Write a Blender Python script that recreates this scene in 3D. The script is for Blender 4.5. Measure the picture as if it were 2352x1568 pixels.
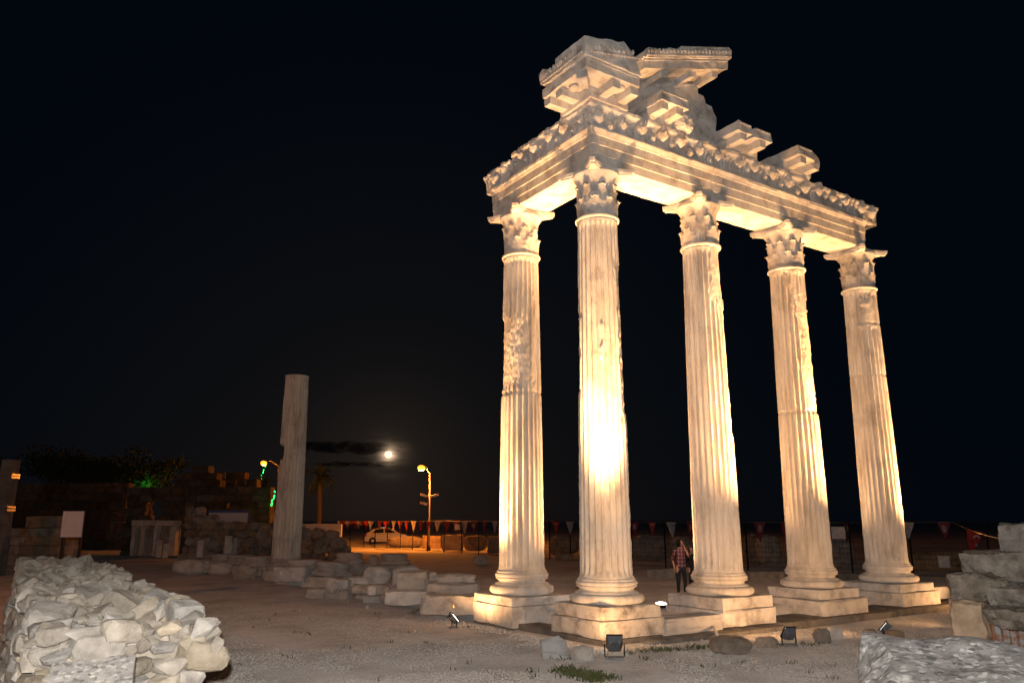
import bpy, bmesh, math, random
import numpy as np
from mathutils import Vector, Matrix
random.seed(7); np.random.seed(7)
PI = math.pi; R = math.radians
scene = bpy.context.scene
for o in list(bpy.data.objects): bpy.data.objects.remove(o)
COL = scene.collection
# ------------------------------------------------------------------ camera
F_PX = 1801.0                      # focal length in pixels of a 2352 px wide picture
CX, CY = 1176.0, 784.0
YAW, PITCH = R(33.59), R(12.82)
CAM = np.array([-10.178, -12.054, 2.4])
cd = bpy.data.cameras.new('camera'); cam = bpy.data.objects.new('camera', cd); COL.objects.link(cam)
cd.sensor_width = 36; cd.lens = 36*F_PX/2352; cd.clip_start = .05; cd.clip_end = 4000
cam.location = CAM; cam.rotation_euler = (PI/2+PITCH, 0, -YAW)
scene.camera = cam
FW = np.array([math.sin(YAW), math.cos(YAW), 0.]); RT = np.array([math.cos(YAW), -math.sin(YAW), 0.])
_w = np.array([FW[0]*math.cos(PITCH), FW[1]*math.cos(PITCH), math.sin(PITCH)]); _u = np.cross(RT, _w)
def ray(px, py): return _w + RT*(px-CX)/F_PX + _u*(CY-py)/F_PX
def at(px, py, D):                 # point on the pixel's ray at forward distance D
    v = ray(px, py); return CAM + v*(D/(v@FW))
def onz(px, py, z):                # point on the pixel's ray at height z
    v = ray(px, py); return CAM + v*((z-CAM[2])/v[2])
def onx(px, py, x): v = ray(px, py); return CAM + v*((x-CAM[0])/v[0])
def ony(px, py, y): v = ray(px, py); return CAM + v*((y-CAM[1])/v[1])
def LD(lat, dep, z=0.): p = CAM + RT*lat + FW*dep; p[2] = z; return p
# ------------------------------------------------------------------ world: night sky, moon glow
MOON_DIR = ray(892, 1043); MOON_DIR = MOON_DIR/np.linalg.norm(MOON_DIR)
wd = bpy.data.worlds.new('World'); scene.world = wd; wd.use_nodes = True
nt = wd.node_tree; nt.nodes.clear()
def N(nt, t, **k):
    n = nt.nodes.new(t)
    for a, b in k.items(): setattr(n, a, b)
    return n
wo = N(nt, 'ShaderNodeOutputWorld'); bg = N(nt, 'ShaderNodeBackground'); nt.links.new(bg.outputs[0], wo.inputs[0])
tc = N(nt, 'ShaderNodeTexCoord')
dt = N(nt, 'ShaderNodeVectorMath', operation='DOT_PRODUCT'); dt.inputs[1].default_value = MOON_DIR
nt.links.new(tc.outputs['Generated'], dt.inputs[0])
cl = N(nt, 'ShaderNodeMath', operation='MAXIMUM'); cl.inputs[1].default_value = 0; nt.links.new(dt.outputs['Value'], cl.inputs[0])
def powr(e, amp):
    p = N(nt, 'ShaderNodeMath', operation='POWER'); p.inputs[1].default_value = e; nt.links.new(cl.outputs[0], p.inputs[0])
    m = N(nt, 'ShaderNodeMath', operation='MULTIPLY'); m.inputs[1].default_value = amp; nt.links.new(p.outputs[0], m.inputs[0]); return m
wide = powr(14, .0026); mid = powr(300, .006); tight = powr(6000, .10); core = powr(34000, .9)
s1 = N(nt, 'ShaderNodeMath', operation='ADD'); nt.links.new(wide.outputs[0], s1.inputs[0]); nt.links.new(mid.outputs[0], s1.inputs[1])
s2a = N(nt, 'ShaderNodeMath', operation='ADD'); nt.links.new(tight.outputs[0], s2a.inputs[0]); nt.links.new(core.outputs[0], s2a.inputs[1])
# thin moonlit cloud: stretched noise breaks up the glow
mp = N(nt, 'ShaderNodeMapping'); mp.inputs['Scale'].default_value = (14, 14, 70); nt.links.new(tc.outputs['Generated'], mp.inputs[0])
cn = N(nt, 'ShaderNodeTexNoise'); cn.inputs['Scale'].default_value = 1.0; cn.inputs['Detail'].default_value = 6; nt.links.new(mp.outputs[0], cn.inputs[0])
cr = N(nt, 'ShaderNodeMapRange'); cr.inputs[1].default_value = .38; cr.inputs[2].default_value = .62; cr.inputs[3].default_value = .25; cr.inputs[4].default_value = 1.3
nt.links.new(cn.outputs[0], cr.inputs[0])
s3 = N(nt, 'ShaderNodeMath', operation='MULTIPLY'); nt.links.new(s2a.outputs[0], s3.inputs[0]); nt.links.new(cr.outputs[0], s3.inputs[1])
s2 = N(nt, 'ShaderNodeMath', operation='ADD'); nt.links.new(s1.outputs[0], s2.inputs[0]); nt.links.new(s3.outputs[0], s2.inputs[1])
gl = N(nt, 'ShaderNodeVectorMath', operation='SCALE'); gl.inputs[0].default_value = (1.0, .68, .42); nt.links.new(s2.outputs[0], gl.inputs['Scale'])
sk = N(nt, 'ShaderNodeTexSky'); sk.sky_type = 'NISHITA'; sk.sun_disc = False
sk.sun_elevation = R(3.5); sk.sun_rotation = math.atan2(MOON_DIR[0], MOON_DIR[1])
skm = N(nt, 'ShaderNodeVectorMath', operation='SCALE'); skm.inputs['Scale'].default_value = .00008; nt.links.new(sk.outputs[0], skm.inputs[0])
base = N(nt, 'ShaderNodeVectorMath', operation='ADD'); base.inputs[1].default_value = (.0003, .0014, .0030); nt.links.new(skm.outputs[0], base.inputs[0])
ad = N(nt, 'ShaderNodeVectorMath', operation='ADD'); nt.links.new(base.outputs[0], ad.inputs[0]); nt.links.new(gl.outputs[0], ad.inputs[1])
nt.links.new(ad.outputs[0], bg.inputs[0]); bg.inputs[1].default_value = 1.0
# moonlight
sd = bpy.data.lights.new('moonlight', 'SUN'); sd.energy = .012; sd.angle = R(.5); sd.color = (1, .93, .8)
so = bpy.data.objects.new('moonlight', sd); COL.objects.link(so)
so.rotation_euler = Vector(MOON_DIR).to_track_quat('Z', 'Y').to_euler()
# the photographer's flash: its light is what shows the near walls in the photograph
fd = bpy.data.lights.new('camera_flash', 'POINT'); fd.energy = 3300; fd.shadow_soft_size = .035; fd.color = (1, .95, .91)
fo = bpy.data.objects.new('camera_flash', fd); COL.objects.link(fo); fo.location = CAM + RT*-.03 + _u*.16 - FW*.02
scene.view_settings.view_transform = 'Standard'; scene.view_settings.look = 'None'
scene.view_settings.exposure = .32; scene.view_settings.gamma = 1
WARM = (1.0, .505, .195); SODIUM = (1.0, .27, .03)
# ------------------------------------------------------------------ helpers
def vnoise(P, f=1., seed=0, octv=3):
    P = np.asarray(P, float)*f + seed*17.31
    out = np.zeros(len(P)); amp = 1.; tot = 0.
    for o in range(octv):
        i = np.floor(P).astype(np.int64); u = P-i; u = u*u*(3-2*u)
        def h(dx, dy, dz):
            n = (i[:, 0]+dx)*374761393 + (i[:, 1]+dy)*668265263 + (i[:, 2]+dz)*2147483647 + seed*144665
            n = (n ^ (n >> 13))*1274126177 & 0x7fffffff
            n = (n ^ (n >> 16)) & 0xffff
            return n/65535.*2-1
        x, y, z = u[:, 0], u[:, 1], u[:, 2]
        c00 = h(0,0,0)*(1-x)+h(1,0,0)*x; c10 = h(0,1,0)*(1-x)+h(1,1,0)*x
        c01 = h(0,0,1)*(1-x)+h(1,0,1)*x; c11 = h(0,1,1)*(1-x)+h(1,1,1)*x
        out += amp*((c00*(1-y)+c10*y)*(1-z)+(c01*(1-y)+c11*y)*z); tot += amp
        amp *= .5; P = P*2.03+5.7
    return out/tot
def n1(x, seed=0): return float(vnoise(np.array([[x, .37, .81]]), 1, seed, 3)[0])
def mk(name, mesh, mat=None, parent=None, loc=(0,0,0), rz=0., rot=None, scale=None):
    o = bpy.data.objects.new(name, mesh); COL.objects.link(o)
    if mesh is not None and mat is not None and len(mesh.materials) == 0: mesh.materials.append(mat)
    o.location = [float(v) for v in loc]; o.rotation_euler = rot if rot is not None else (0, 0, rz)
    if scale is not None: o.scale = scale if hasattr(scale, '__len__') else (scale,)*3
    if parent is not None: o.parent = parent
    return o
def tag(o, label=None, cat=None, group=None, kind=None):
    if label: o['label'] = label
    if cat: o['category'] = cat
    if group: o['group'] = group
    if kind: o['kind'] = kind
    return o
def thing(name, label, cat, loc=(0,0,0), rz=0., group=None):
    return tag(mk(name, None, loc=loc, rz=rz), label, cat, group)
def pyd(name, V, Fc, smooth=False):
    m = bpy.data.meshes.new(name)
    m.from_pydata([tuple(map(float, v)) for v in V], [], [tuple(int(i) for i in f) for f in Fc]); m.update()
    if smooth: m.polygons.foreach_set('use_smooth', [True]*len(m.polygons))
    return m
def bm2(name, bm, smooth=False):
    m = bpy.data.meshes.new(name); bm.normal_update(); bm.to_mesh(m); bm.free()
    if smooth: m.polygons.foreach_set('use_smooth', [True]*len(m.polygons))
    return m
class MB:
    def __init__(s): s.v = []; s.f = []
    def add(s, V, Fc):
        b = len(s.v); s.v += [tuple(map(float, v)) for v in V]; s.f += [tuple(i+b for i in f) for f in Fc]
    def box(s, x0, x1, y0, y1, z0, z1):
        s.add([(x0,y0,z0),(x1,y0,z0),(x1,y1,z0),(x0,y1,z0),(x0,y0,z1),(x1,y0,z1),(x1,y1,z1),(x0,y1,z1)],
              [(0,3,2,1),(4,5,6,7),(0,1,5,4),(1,2,6,5),(2,3,7,6),(3,0,4,7)])
    def tube(s, pts, r, n=8, cap=True):
        pts = [Vector(p) for p in pts]; rr = r if hasattr(r, '__len__') else [r]*len(pts)
        V = []; 
        for i, p in enumerate(pts):
            d = (pts[min(i+1, len(pts)-1)]-pts[max(i-1, 0)]).normalized()
            a = Vector((0,0,1)) if abs(d.z) < .9 else Vector((1,0,0))
            e1 = d.cross(a).normalized(); e2 = d.cross(e1).normalized()
            for k in range(n):
                t = 2*PI*k/n; V.append(p + e1*(rr[i]*math.cos(t)) + e2*(rr[i]*math.sin(t)))
        Fc = [(i*n+k, i*n+(k+1)%n, (i+1)*n+(k+1)%n, (i+1)*n+k) for i in range(len(pts)-1) for k in range(n)]
        if cap: Fc += [tuple(range(n))[::-1], tuple((len(pts)-1)*n+k for k in range(n))]
        s.add(V, Fc)
    def lathe(s, prof, n=32, c=(0,0,0), cap=True):
        V = []
        for (r, z) in prof:
            for k in range(n): t = 2*PI*k/n; V.append((c[0]+r*math.cos(t), c[1]+r*math.sin(t), c[2]+z))
        Fc = [(i*n+k, i*n+(k+1)%n, (i+1)*n+(k+1)%n, (i+1)*n+k) for i in range(len(prof)-1) for k in range(n)]
        if cap: Fc += [tuple(range(n))[::-1], tuple((len(prof)-1)*n+k for k in range(n))]
        s.add(V, Fc)
    def ball(s, c, r, n=8, m=6):
        r = r if hasattr(r, '__len__') else (r,)*3
        V = [(c[0], c[1], c[2]-r[2])]
        for i in range(1, m):
            a = -PI/2+PI*i/m
            for k in range(n): t = 2*PI*k/n; V.append((c[0]+r[0]*math.cos(a)*math.cos(t), c[1]+r[1]*math.cos(a)*math.sin(t), c[2]+r[2]*math.sin(a)))
        V.append((c[0], c[1], c[2]+r[2])); L = len(V)-1
        Fc = [(0, 1+(k+1)%n, 1+k) for k in range(n)]
        for i in range(m-2):
            for k in range(n): a = 1+i*n; Fc.append((a+k, a+(k+1)%n, a+n+(k+1)%n, a+n+k))
        a = 1+(m-2)*n; Fc += [(a+k, a+(k+1)%n, L) for k in range(n)]
        s.add(V, Fc)
    def mesh(s, name, smooth=False): return pyd(name, s.v, s.f, smooth)
def disp(V, amp, f, seed, octv=3):
    V = np.asarray(V, float)
    return V + np.stack([vnoise(V, f, seed+k, octv) for k in range(3)], 1)*amp
def rough_box(name, sx, sy, sz, n=7, amp=.012, chip=.06, seed=0, f=3., smooth=False, taper=0.):
    """weathered stone block, base at z=0, centred in x and y"""
    bm = bmesh.new(); bmesh.ops.create_cube(bm, size=2.)
    bmesh.ops.subdivide_edges(bm, edges=bm.edges[:], cuts=n, use_grid_fill=True)
    P = np.array([v.co[:] for v in bm.verts]); S = np.array([sx, sy, sz])/2
    # rows pulled towards the edges so that the arrises stay crisp
    P = np.sign(P)*(1-(1-np.abs(P))**1.5)
    Q = P*S; dist = np.sort(S-np.abs(Q), 1)[:, 1]        # metres from the nearest arris
    e = np.clip(1-dist/max(chip*.7, .012), 0, 1); c = np.clip(vnoise(Q, f*.8, seed+9, 2)*1.3-.05, 0, 1)+.10
    k = e*c*chip*.55; sg = np.sign(Q); near = (S-np.abs(Q)) < np.maximum(chip*.75, .015)
    Q = Q-sg*near*k[:, None]
    Q = disp(Q, amp, f, seed)
    if taper: Q[:, :2] *= (1-taper*(Q[:, 2:3]/S[2]))
    Q[:, 2] += S[2]
    for v, q in zip(bm.verts, Q): v.co = q
    return bm2(name, bm, smooth)
def rock(name, seed, flat=.6, npt=14, jag=.25, bev=.04):
    """broken stone, unit size about 1, centred"""
    rs = np.random.RandomState(seed); P = rs.normal(size=(npt, 3)); P /= np.linalg.norm(P, axis=1)[:, None]
    P *= (1-jag*rs.rand(npt))[:, None]*.55; P[:, 2] *= flat; P[:, 1] *= .8
    bm = bmesh.new(); vs = [bm.verts.new(p) for p in P]
    r = bmesh.ops.convex_hull(bm, input=vs)
    bmesh.ops.delete(bm, geom=[g for g in r['geom_interior'] if isinstance(g, bmesh.types.BMVert)], context='VERTS')
    bmesh.ops.dissolve_limit(bm, angle_limit=R(12), verts=bm.verts[:], edges=bm.edges[:])
    if bev:
        try: bmesh.ops.bevel(bm, geom=bm.edges[:], offset=bev, segments=1, profile=.6, affect='EDGES')
        except Exception: pass
    return bm2(name, bm)
def boulder(name, sx, sy, sz, seed, amp=.18, f=2.2, sub=3, strat=0., power=.62):
    """lumpy stone sized sx, sy, sz with its base at z=0"""
    bm = bmesh.new(); bmesh.ops.create_icosphere(bm, subdivisions=sub, radius=1.)
    P = np.array([v.co[:] for v in bm.verts])
    P = np.sign(P)*np.abs(P)**power                       # towards a block
    S_ = np.array([sx, sy, sz]); S_ = S_/S_.mean(); Pn = P*S_
    P *= (1+amp*vnoise(Pn, f, seed, 4))[:, None]
    P += .45*amp*np.stack([vnoise(Pn, f*2.2, seed+3+k, 4) for k in range(3)], 1)/S_
    if strat: P[:, :2] *= (1+strat*np.sign(np.sin(P[:, 2:3]*7+seed)))
    P -= (P.max(0)+P.min(0))/2; P /= (P.max(0)-P.min(0)); P *= np.array([sx, sy, sz]); P[:, 2] += sz/2
    for v, q in zip(bm.verts, P): v.co = q
    return bm2(name, bm)
def rough_poly(name, outline, y0, y1, amp=.02, f=4., cuts=2, seed=0, bulge=None):
    """outline in x,z extruded from y0 to y1, broken surface"""
    bm = bmesh.new(); vs = [bm.verts.new((x, y0, z)) for x, z in outline]; fc = bm.faces.new(vs)
    r = bmesh.ops.extrude_face_region(bm, geom=[fc])
    for v in r['geom']:
        if isinstance(v, bmesh.types.BMVert): v.co.y = y1
    bmesh.ops.recalc_face_normals(bm, faces=bm.faces[:])
    bmesh.ops.triangulate(bm, faces=bm.faces[:], quad_method='BEAUTY', ngon_method='BEAUTY')
    for _ in range(cuts):
        lim = .14
        es = [e for e in bm.edges if e.calc_length() > lim]
        if es: bmesh.ops.subdivide_edges(bm, edges=es, cuts=1)
        bmesh.ops.triangulate(bm, faces=bm.faces[:])
    P = disp(np.array([v.co[:] for v in bm.verts]), amp, f, seed)
    for v, q in zip(bm.verts, P): v.co = q
    return bm2(name, bm)
# ------------------------------------------------------------------ materials
MAT = {}
def nmat(name):
    m = bpy.data.materials.new(name); m.use_nodes = True; t = m.node_tree; t.nodes.clear()
    o = N(t, 'ShaderNodeOutputMaterial'); b = N(t, 'ShaderNodeBsdfPrincipled'); t.links.new(b.outputs[0], o.inputs[0])
    b.inputs['Specular IOR Level'].default_value = .25; MAT[name] = m; return m, t, b
def ramp(t, pts):
    r = N(t, 'ShaderNodeValToRGB'); e = r.color_ramp.elements
    while len(e) < len(pts): e.new(.5)
    for k, (p, c) in enumerate(pts): e[k].position = p; e[k].color = (*c, 1)
    return r
def stone(name, cols, sc=2.2, bump=.35, bsc=28, rnd=.25, stain=.0, stain_col=(.07,.06,.05), vein=0., stretch=(1,1,1), speck=0., speck_col=(.6,.57,.52), speck_sc=60, rough=.92, orough=.35, bd=.03):
    m, t, b = nmat(name); L = t.links.new
    g = N(t, 'ShaderNodeNewGeometry'); mp = N(t, 'ShaderNodeMapping'); mp.inputs['Scale'].default_value = stretch; L(g.outputs['Position'], mp.inputs[0])
    n = N(t, 'ShaderNodeTexNoise'); n.inputs['Scale'].default_value = sc; n.inputs['Detail'].default_value = 9; n.inputs['Roughness'].default_value = .62; L(mp.outputs[0], n.inputs[0])
    k = len(cols); r = ramp(t, [(.30+.40*i/(k-1), c) for i, c in enumerate(cols)]); L(n.outputs[0], r.inputs[0]); col = r.outputs[0]
    def mix(fac, c2, kind='MIX'):
        nonlocal col
        x = N(t, 'ShaderNodeMix', data_type='RGBA', blend_type=kind); L(col, x.inputs[6]); L(fac, x.inputs[0])
        if hasattr(c2, 'links'): L(c2, x.inputs[7])
        else: x.inputs[7].default_value = (*c2, 1)
        col = x.outputs[2]
    if vein:
        w = N(t, 'ShaderNodeTexNoise'); w.inputs['Scale'].default_value = 1.3; w.inputs['Detail'].default_value = 6; w.inputs['Distortion'].default_value = .8
        m2 = N(t, 'ShaderNodeMapping'); m2.inputs['Scale'].default_value = (.8, .8, 9); m2.inputs['Rotation'].default_value = (.05, .12, 0); L(g.outputs['Position'], m2.inputs[0]); L(m2.outputs[0], w.inputs[0])
        vr = N(t, 'ShaderNodeMapRange'); vr.inputs[1].default_value = .52; vr.inputs[2].default_value = .72; vr.inputs[4].default_value = vein; L(w.outputs[0], vr.inputs[0]); mix(vr.outputs[0], (.20, .19, .18))
    if stain:
        w = N(t, 'ShaderNodeTexNoise'); w.inputs['Scale'].default_value = 1.1; w.inputs['Detail'].default_value = 7; w.inputs['Roughness'].default_value = .7; L(g.outputs['Position'], w.inputs[0])
        vr = N(t, 'ShaderNodeMapRange'); vr.inputs[1].default_value = .54; vr.inputs[2].default_value = .70; vr.inputs[4].default_value = stain; L(w.outputs[0], vr.inputs[0]); mix(vr.outputs[0], stain_col)
    if speck:
        w = N(t, 'ShaderNodeTexVoronoi'); w.inputs['Scale'].default_value = speck_sc; L(g.outputs['Position'], w.inputs[0])
        sp = N(t, 'ShaderNodeSeparateColor'); L(w.outputs['Color'], sp.inputs[0])
        vr = N(t, 'ShaderNodeMapRange'); vr.inputs[1].default_value = .72; vr.inputs[2].default_value = .98; vr.inputs[4].default_value = speck; L(sp.outputs[0], vr.inputs[0]); mix(vr.outputs[0], speck_col)
        vr = N(t, 'ShaderNodeMapRange'); vr.inputs[1].default_value = .72; vr.inputs[2].default_value = .98; vr.inputs[4].default_value = speck; L(sp.outputs[1], vr.inputs[0]); mix(vr.outputs[0], tuple(c*.35 for c in cols[0]))
    if rnd:
        oi = N(t, 'ShaderNodeObjectInfo'); hs = N(t, 'ShaderNodeHueSaturation'); L(col, hs.inputs['Color'])
        vr = N(t, 'ShaderNodeMapRange'); vr.inputs[3].default_value = 1-rnd; vr.inputs[4].default_value = 1+rnd; L(oi.outputs['Random'], vr.inputs[0]); L(vr.outputs[0], hs.inputs['Value'])
        ml = N(t, 'ShaderNodeMath', operation='MULTIPLY'); ml.inputs[1].default_value = 7.31; L(oi.outputs['Random'], ml.inputs[0]); fr = N(t, 'ShaderNodeMath', operation='FRACT'); L(ml.outputs[0], fr.inputs[0])
        v2 = N(t, 'ShaderNodeMapRange'); v2.inputs[3].default_value = .55; v2.inputs[4].default_value = 1.35; L(fr.outputs[0], v2.inputs[0]); L(v2.outputs[0], hs.inputs['Saturation'])
        col = hs.outputs[0]
    L(col, b.inputs['Base Color']); b.inputs['Roughness'].default_value = rough; b.inputs['Diffuse Roughness'].default_value = orough
    n2 = N(t, 'ShaderNodeTexNoise'); n2.inputs['Scale'].default_value = bsc; n2.inputs['Detail'].default_value = 8; n2.inputs['Roughness'].default_value = .65; L(g.outputs['Position'], n2.inputs[0])
    bp = N(t, 'ShaderNodeBump'); bp.inputs['Strength'].default_value = bump; bp.inputs['Distance'].default_value = bd; L(n2.outputs[0], bp.inputs['Height']); L(bp.outputs[0], b.inputs['Normal'])
    return m
def plain(name, c, rough=.6, metal=0., spec=.3, emit=None, es=0.):
    m, t, b = nmat(name); b.inputs['Base Color'].default_value = (*c, 1); b.inputs['Roughness'].default_value = rough; b.inputs['Metallic'].default_value = metal; b.inputs['Specular IOR Level'].default_value = spec
    if emit: b.inputs['Emission Color'].default_value = (*emit, 1); b.inputs['Emission Strength'].default_value = es
    return m
def worn(name, c, c2, sc=12, rough=.6, metal=0., thr=.55):
    m, t, b = nmat(name); L = t.links.new; g = N(t, 'ShaderNodeNewGeometry')
    n = N(t, 'ShaderNodeTexNoise'); n.inputs['Scale'].default_value = sc; n.inputs['Detail'].default_value = 8; L(g.outputs['Position'], n.inputs[0])
    r = ramp(t, [(thr-.08, c), (thr+.1, c2)]); L(n.outputs[0], r.inputs[0]); L(r.outputs[0], b.inputs['Base Color']); b.inputs['Roughness'].default_value = rough; b.inputs['Metallic'].default_value = metal
    return m
stone('marble', [(.29,.26,.23), (.54,.505,.46), (.65,.62,.57)], sc=3.2, bump=.6, bsc=26, rnd=.05, stain=.5, stain_col=(.20,.18,.16))
stone('marble_shaft', [(.36,.32,.275), (.57,.535,.48), (.67,.635,.58)], sc=3.0, bump=.6, bsc=30, rnd=.03, stain=.6, stain_col=(.22,.195,.17), stretch=(1,1,.30))
stone('marble_dirty', [(.13,.115,.10), (.48,.43,.37), (.60,.55,.48)], sc=2.8, bump=.7, bsc=26, rnd=.06, stain=.85, stain_col=(.07,.06,.055))
stone('marble_vein', [(.30,.29,.28), (.42,.405,.39), (.50,.485,.465)], sc=2.0, bump=.3, rnd=.03, vein=.85)
stone('rubble', [(.155,.132,.102), (.285,.25,.20), (.39,.35,.29)], sc=5, bump=.9, bsc=18, rnd=.34, stain=.45, stain_col=(.13,.115,.095))
stone('mortar', [(.22,.19,.15), (.34,.30,.24)], sc=8, bump=.9, bsc=30, rnd=0)
stone('conglomerate', [(.085,.08,.073), (.165,.155,.14), (.225,.215,.195)], sc=9, bump=.5, bsc=34, rnd=.05, speck=.65, speck_col=(.42,.40,.355), speck_sc=30)
stone('concrete', [(.15,.14,.13), (.24,.225,.205), (.32,.30,.27)], sc=9, bump=.5, bsc=50, rnd=.05, speck=.6, speck_col=(.50,.45,.39), speck_sc=44)
stone('foundation', [(.075,.068,.06), (.145,.13,.115), (.20,.18,.16)], sc=3, bump=.8, bsc=24, rnd=.12, stain=.5, stain_col=(.04,.036,.032))
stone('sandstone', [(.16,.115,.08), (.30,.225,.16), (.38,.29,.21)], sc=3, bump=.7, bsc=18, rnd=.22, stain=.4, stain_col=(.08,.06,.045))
stone('pier_stone', [(.075,.058,.04), (.16,.127,.092), (.23,.188,.14)], sc=6, bump=1.0, bsc=12, rnd=.12, stain=.5, stain_col=(.05,.04,.03), bd=.10, speck=.3, speck_col=(.30,.26,.20), speck_sc=18)
stone('fragment', [(.33,.285,.25), (.52,.465,.41), (.62,.57,.51)], sc=3, bump=.6, bsc=22, rnd=.16, stain=.4, stain_col=(.19,.165,.14))
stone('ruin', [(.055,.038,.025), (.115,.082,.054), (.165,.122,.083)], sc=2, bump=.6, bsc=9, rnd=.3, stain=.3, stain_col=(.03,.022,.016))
stone('plaster', [(.50,.48,.45), (.62,.60,.57)], sc=1.5, bump=.2, rnd=0)
stone('dirt', [(.35,.32,.295), (.53,.49,.455), (.64,.60,.56)], sc=.8, bump=1.0, bsc=26, rnd=0, stain=.45, stain_col=(.28,.25,.222), speck=.4, speck_col=(.72,.68,.64), speck_sc=40, orough=1.0)
stone('pebble', [(.34,.305,.27), (.50,.46,.415), (.64,.60,.55)], sc=40, bump=.2, rnd=0, orough=.6)
stone('pavement', [(.40,.37,.32), (.55,.51,.45)], sc=3, bump=.3, rnd=0)
stone('bark', [(.09,.06,.04), (.17,.12,.08)], sc=9, bump=.8, rnd=0, stretch=(1,1,.3))
worn('flood_metal', (.13,.145,.165), (.24,.25,.265), 30, .45, .3, .6)
worn('rust', (.20,.08,.035), (.10,.05,.03), 30, .8)
worn('old_iron', (.26,.25,.24), (.22,.10,.05), 18, .7, .2, .5)
plain('dark_metal', (.02,.02,.022), .45, .6)
plain('pole_metal', (.11,.105,.10), .6, .2)
plain('camera_white', (.6,.6,.58), .5)
plain('lens_warm', (.9,.85,.7), .2, emit=(1.0,.86,.62), es=12.)
plain('lens_white', (.9,.9,.9), .2, emit=(1.0,.95,.92), es=14.)
plain('lens_sodium', (.9,.6,.3), .2, emit=(1.0,.36,.03), es=2.0)
plain('green_led', (.0,.5,.15), .4, emit=(.01,1.0,.16), es=3.0)
plain('glass_dark', (.015,.017,.02), .08, spec=.6)
plain('cable', (.55,.53,.50), .6); plain('yellow_tag', (.75,.55,.03), .5)
plain('car_paint', (.62,.62,.62), .25, .0, .5); plain('tyre', (.02,.02,.02), .85); plain('rim', (.4,.4,.42), .35, .8)
plain('tail_light', (.35,.02,.02), .25); plain('rope', (.22,.18,.13), .8)
def cloth(name, c, c2=None):
    m, t, b = nmat(name); L = t.links.new; g = N(t, 'ShaderNodeNewGeometry'); n = N(t, 'ShaderNodeTexNoise'); n.inputs['Scale'].default_value = 9; L(g.outputs['Position'], n.inputs[0])
    r = ramp(t, [(.35, tuple(x*.8 for x in c)), (.65, c2 or tuple(min(1, x*1.15) for x in c))]); L(n.outputs[0], r.inputs[0]); L(r.outputs[0], b.inputs['Base Color']); b.inputs['Roughness'].default_value = .85; return m
cloth('flag_red', (.28,.024,.02)); cloth('flag_white', (.36,.34,.32)); cloth('flag_portrait', (.14,.025,.038)); cloth('flag_print', (.24,.19,.18)); cloth('flag_mark', (.36,.32,.31)); cloth('flag_line', (.10,.09,.16))
cloth('paper', (.62,.56,.53)); cloth('jeans', (.018,.019,.024)); cloth('black_jacket', (.014,.014,.015)); cloth('hair', (.012,.009,.008), (.03,.02,.016)); cloth('skin', (.46,.25,.17)); cloth('skin_shadow', (.20,.07,.06))
def grassm(name, a, b_):
    m, t, b = nmat(name); L = t.links.new; g = N(t, 'ShaderNodeNewGeometry'); n = N(t, 'ShaderNodeTexNoise'); n.inputs['Scale'].default_value = 5; L(g.outputs['Position'], n.inputs[0])
    r = ramp(t, [(.35, a), (.65, b_)]); L(n.outputs[0], r.inputs[0]); L(r.outputs[0], b.inputs['Base Color']); b.inputs['Roughness'].default_value = .8; return m
grassm('grass', (.05,.062,.018), (.115,.12,.05)); grassm('leaf', (.02,.035,.012), (.045,.06,.02))
# plaid shirt
m, t, b = nmat('plaid'); L = t.links.new; tcn = N(t, 'ShaderNodeTexCoord'); sx = N(t, 'ShaderNodeSeparateXYZ'); L(tcn.outputs['Object'], sx.inputs[0])
def stripe(out, fr, ph, thr):
    a = N(t, 'ShaderNodeMath', operation='MULTIPLY_ADD'); a.inputs[1].default_value = fr; a.inputs[2].default_value = ph; L(out, a.inputs[0])
    s = N(t, 'ShaderNodeMath', operation='SINE'); L(a.outputs[0], s.inputs[0]); g = N(t, 'ShaderNodeMath', operation='GREATER_THAN'); g.inputs[1].default_value = thr; L(s.outputs[0], g.inputs[0]); return g
hx = stripe(sx.outputs[0], 62, .4, .45); hz = stripe(sx.outputs[2], 55, 0, .45)
mx = N(t, 'ShaderNodeMix', data_type='RGBA'); mx.inputs[6].default_value = (.13,.017,.02,1); mx.inputs[7].default_value = (.30,.26,.275,1)
av = N(t, 'ShaderNodeMath', operation='MULTIPLY_ADD'); av.inputs[1].default_value = .42; L(hx.outputs[0], av.inputs[0]); a2 = N(t, 'ShaderNodeMath', operation='MULTIPLY'); a2.inputs[1].default_value = .38; L(hz.outputs[0], a2.inputs[0]); L(a2.outputs[0], av.inputs[2])
L(av.outputs[0], mx.inputs[0]); L(mx.outputs[2], b.inputs['Base Color']); b.inputs['Roughness'].default_value = .9
# printed board: faint lines of small print, too small to read
m, t, b = nmat('printed_board'); L = t.links.new; tcn = N(t, 'ShaderNodeTexCoord'); mp = N(t, 'ShaderNodeMapping'); mp.inputs['Scale'].default_value = (30, 1, 46); L(tcn.outputs['Object'], mp.inputs[0])
n = N(t, 'ShaderNodeTexNoise'); n.inputs['Scale'].default_value = 1; n.inputs['Detail'].default_value = 2; L(mp.outputs[0], n.inputs[0]); r = ramp(t, [(.34, (.17,.155,.20)), (.44, (.36,.335,.36))]); L(n.outputs[0], r.inputs[0]); L(r.outputs[0], b.inputs['Base Color']); b.inputs['Roughness'].default_value = .5
# striped banner
m, t, b = nmat('banner_print'); L = t.links.new; tcn = N(t, 'ShaderNodeTexCoord'); w = N(t, 'ShaderNodeTexWave'); w.inputs['Scale'].default_value = 3.2; w.inputs['Distortion'].default_value = .4; L(tcn.outputs['Object'], w.inputs[0])
r = ramp(t, [(.05, (.30,.30,.36)), (.25, (.58,.56,.57))]); L(w.outputs[0], r.inputs[0]); L(r.outputs[0], b.inputs['Base Color']); plain('banner_blue', (.06,.11,.36), .6)
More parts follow.
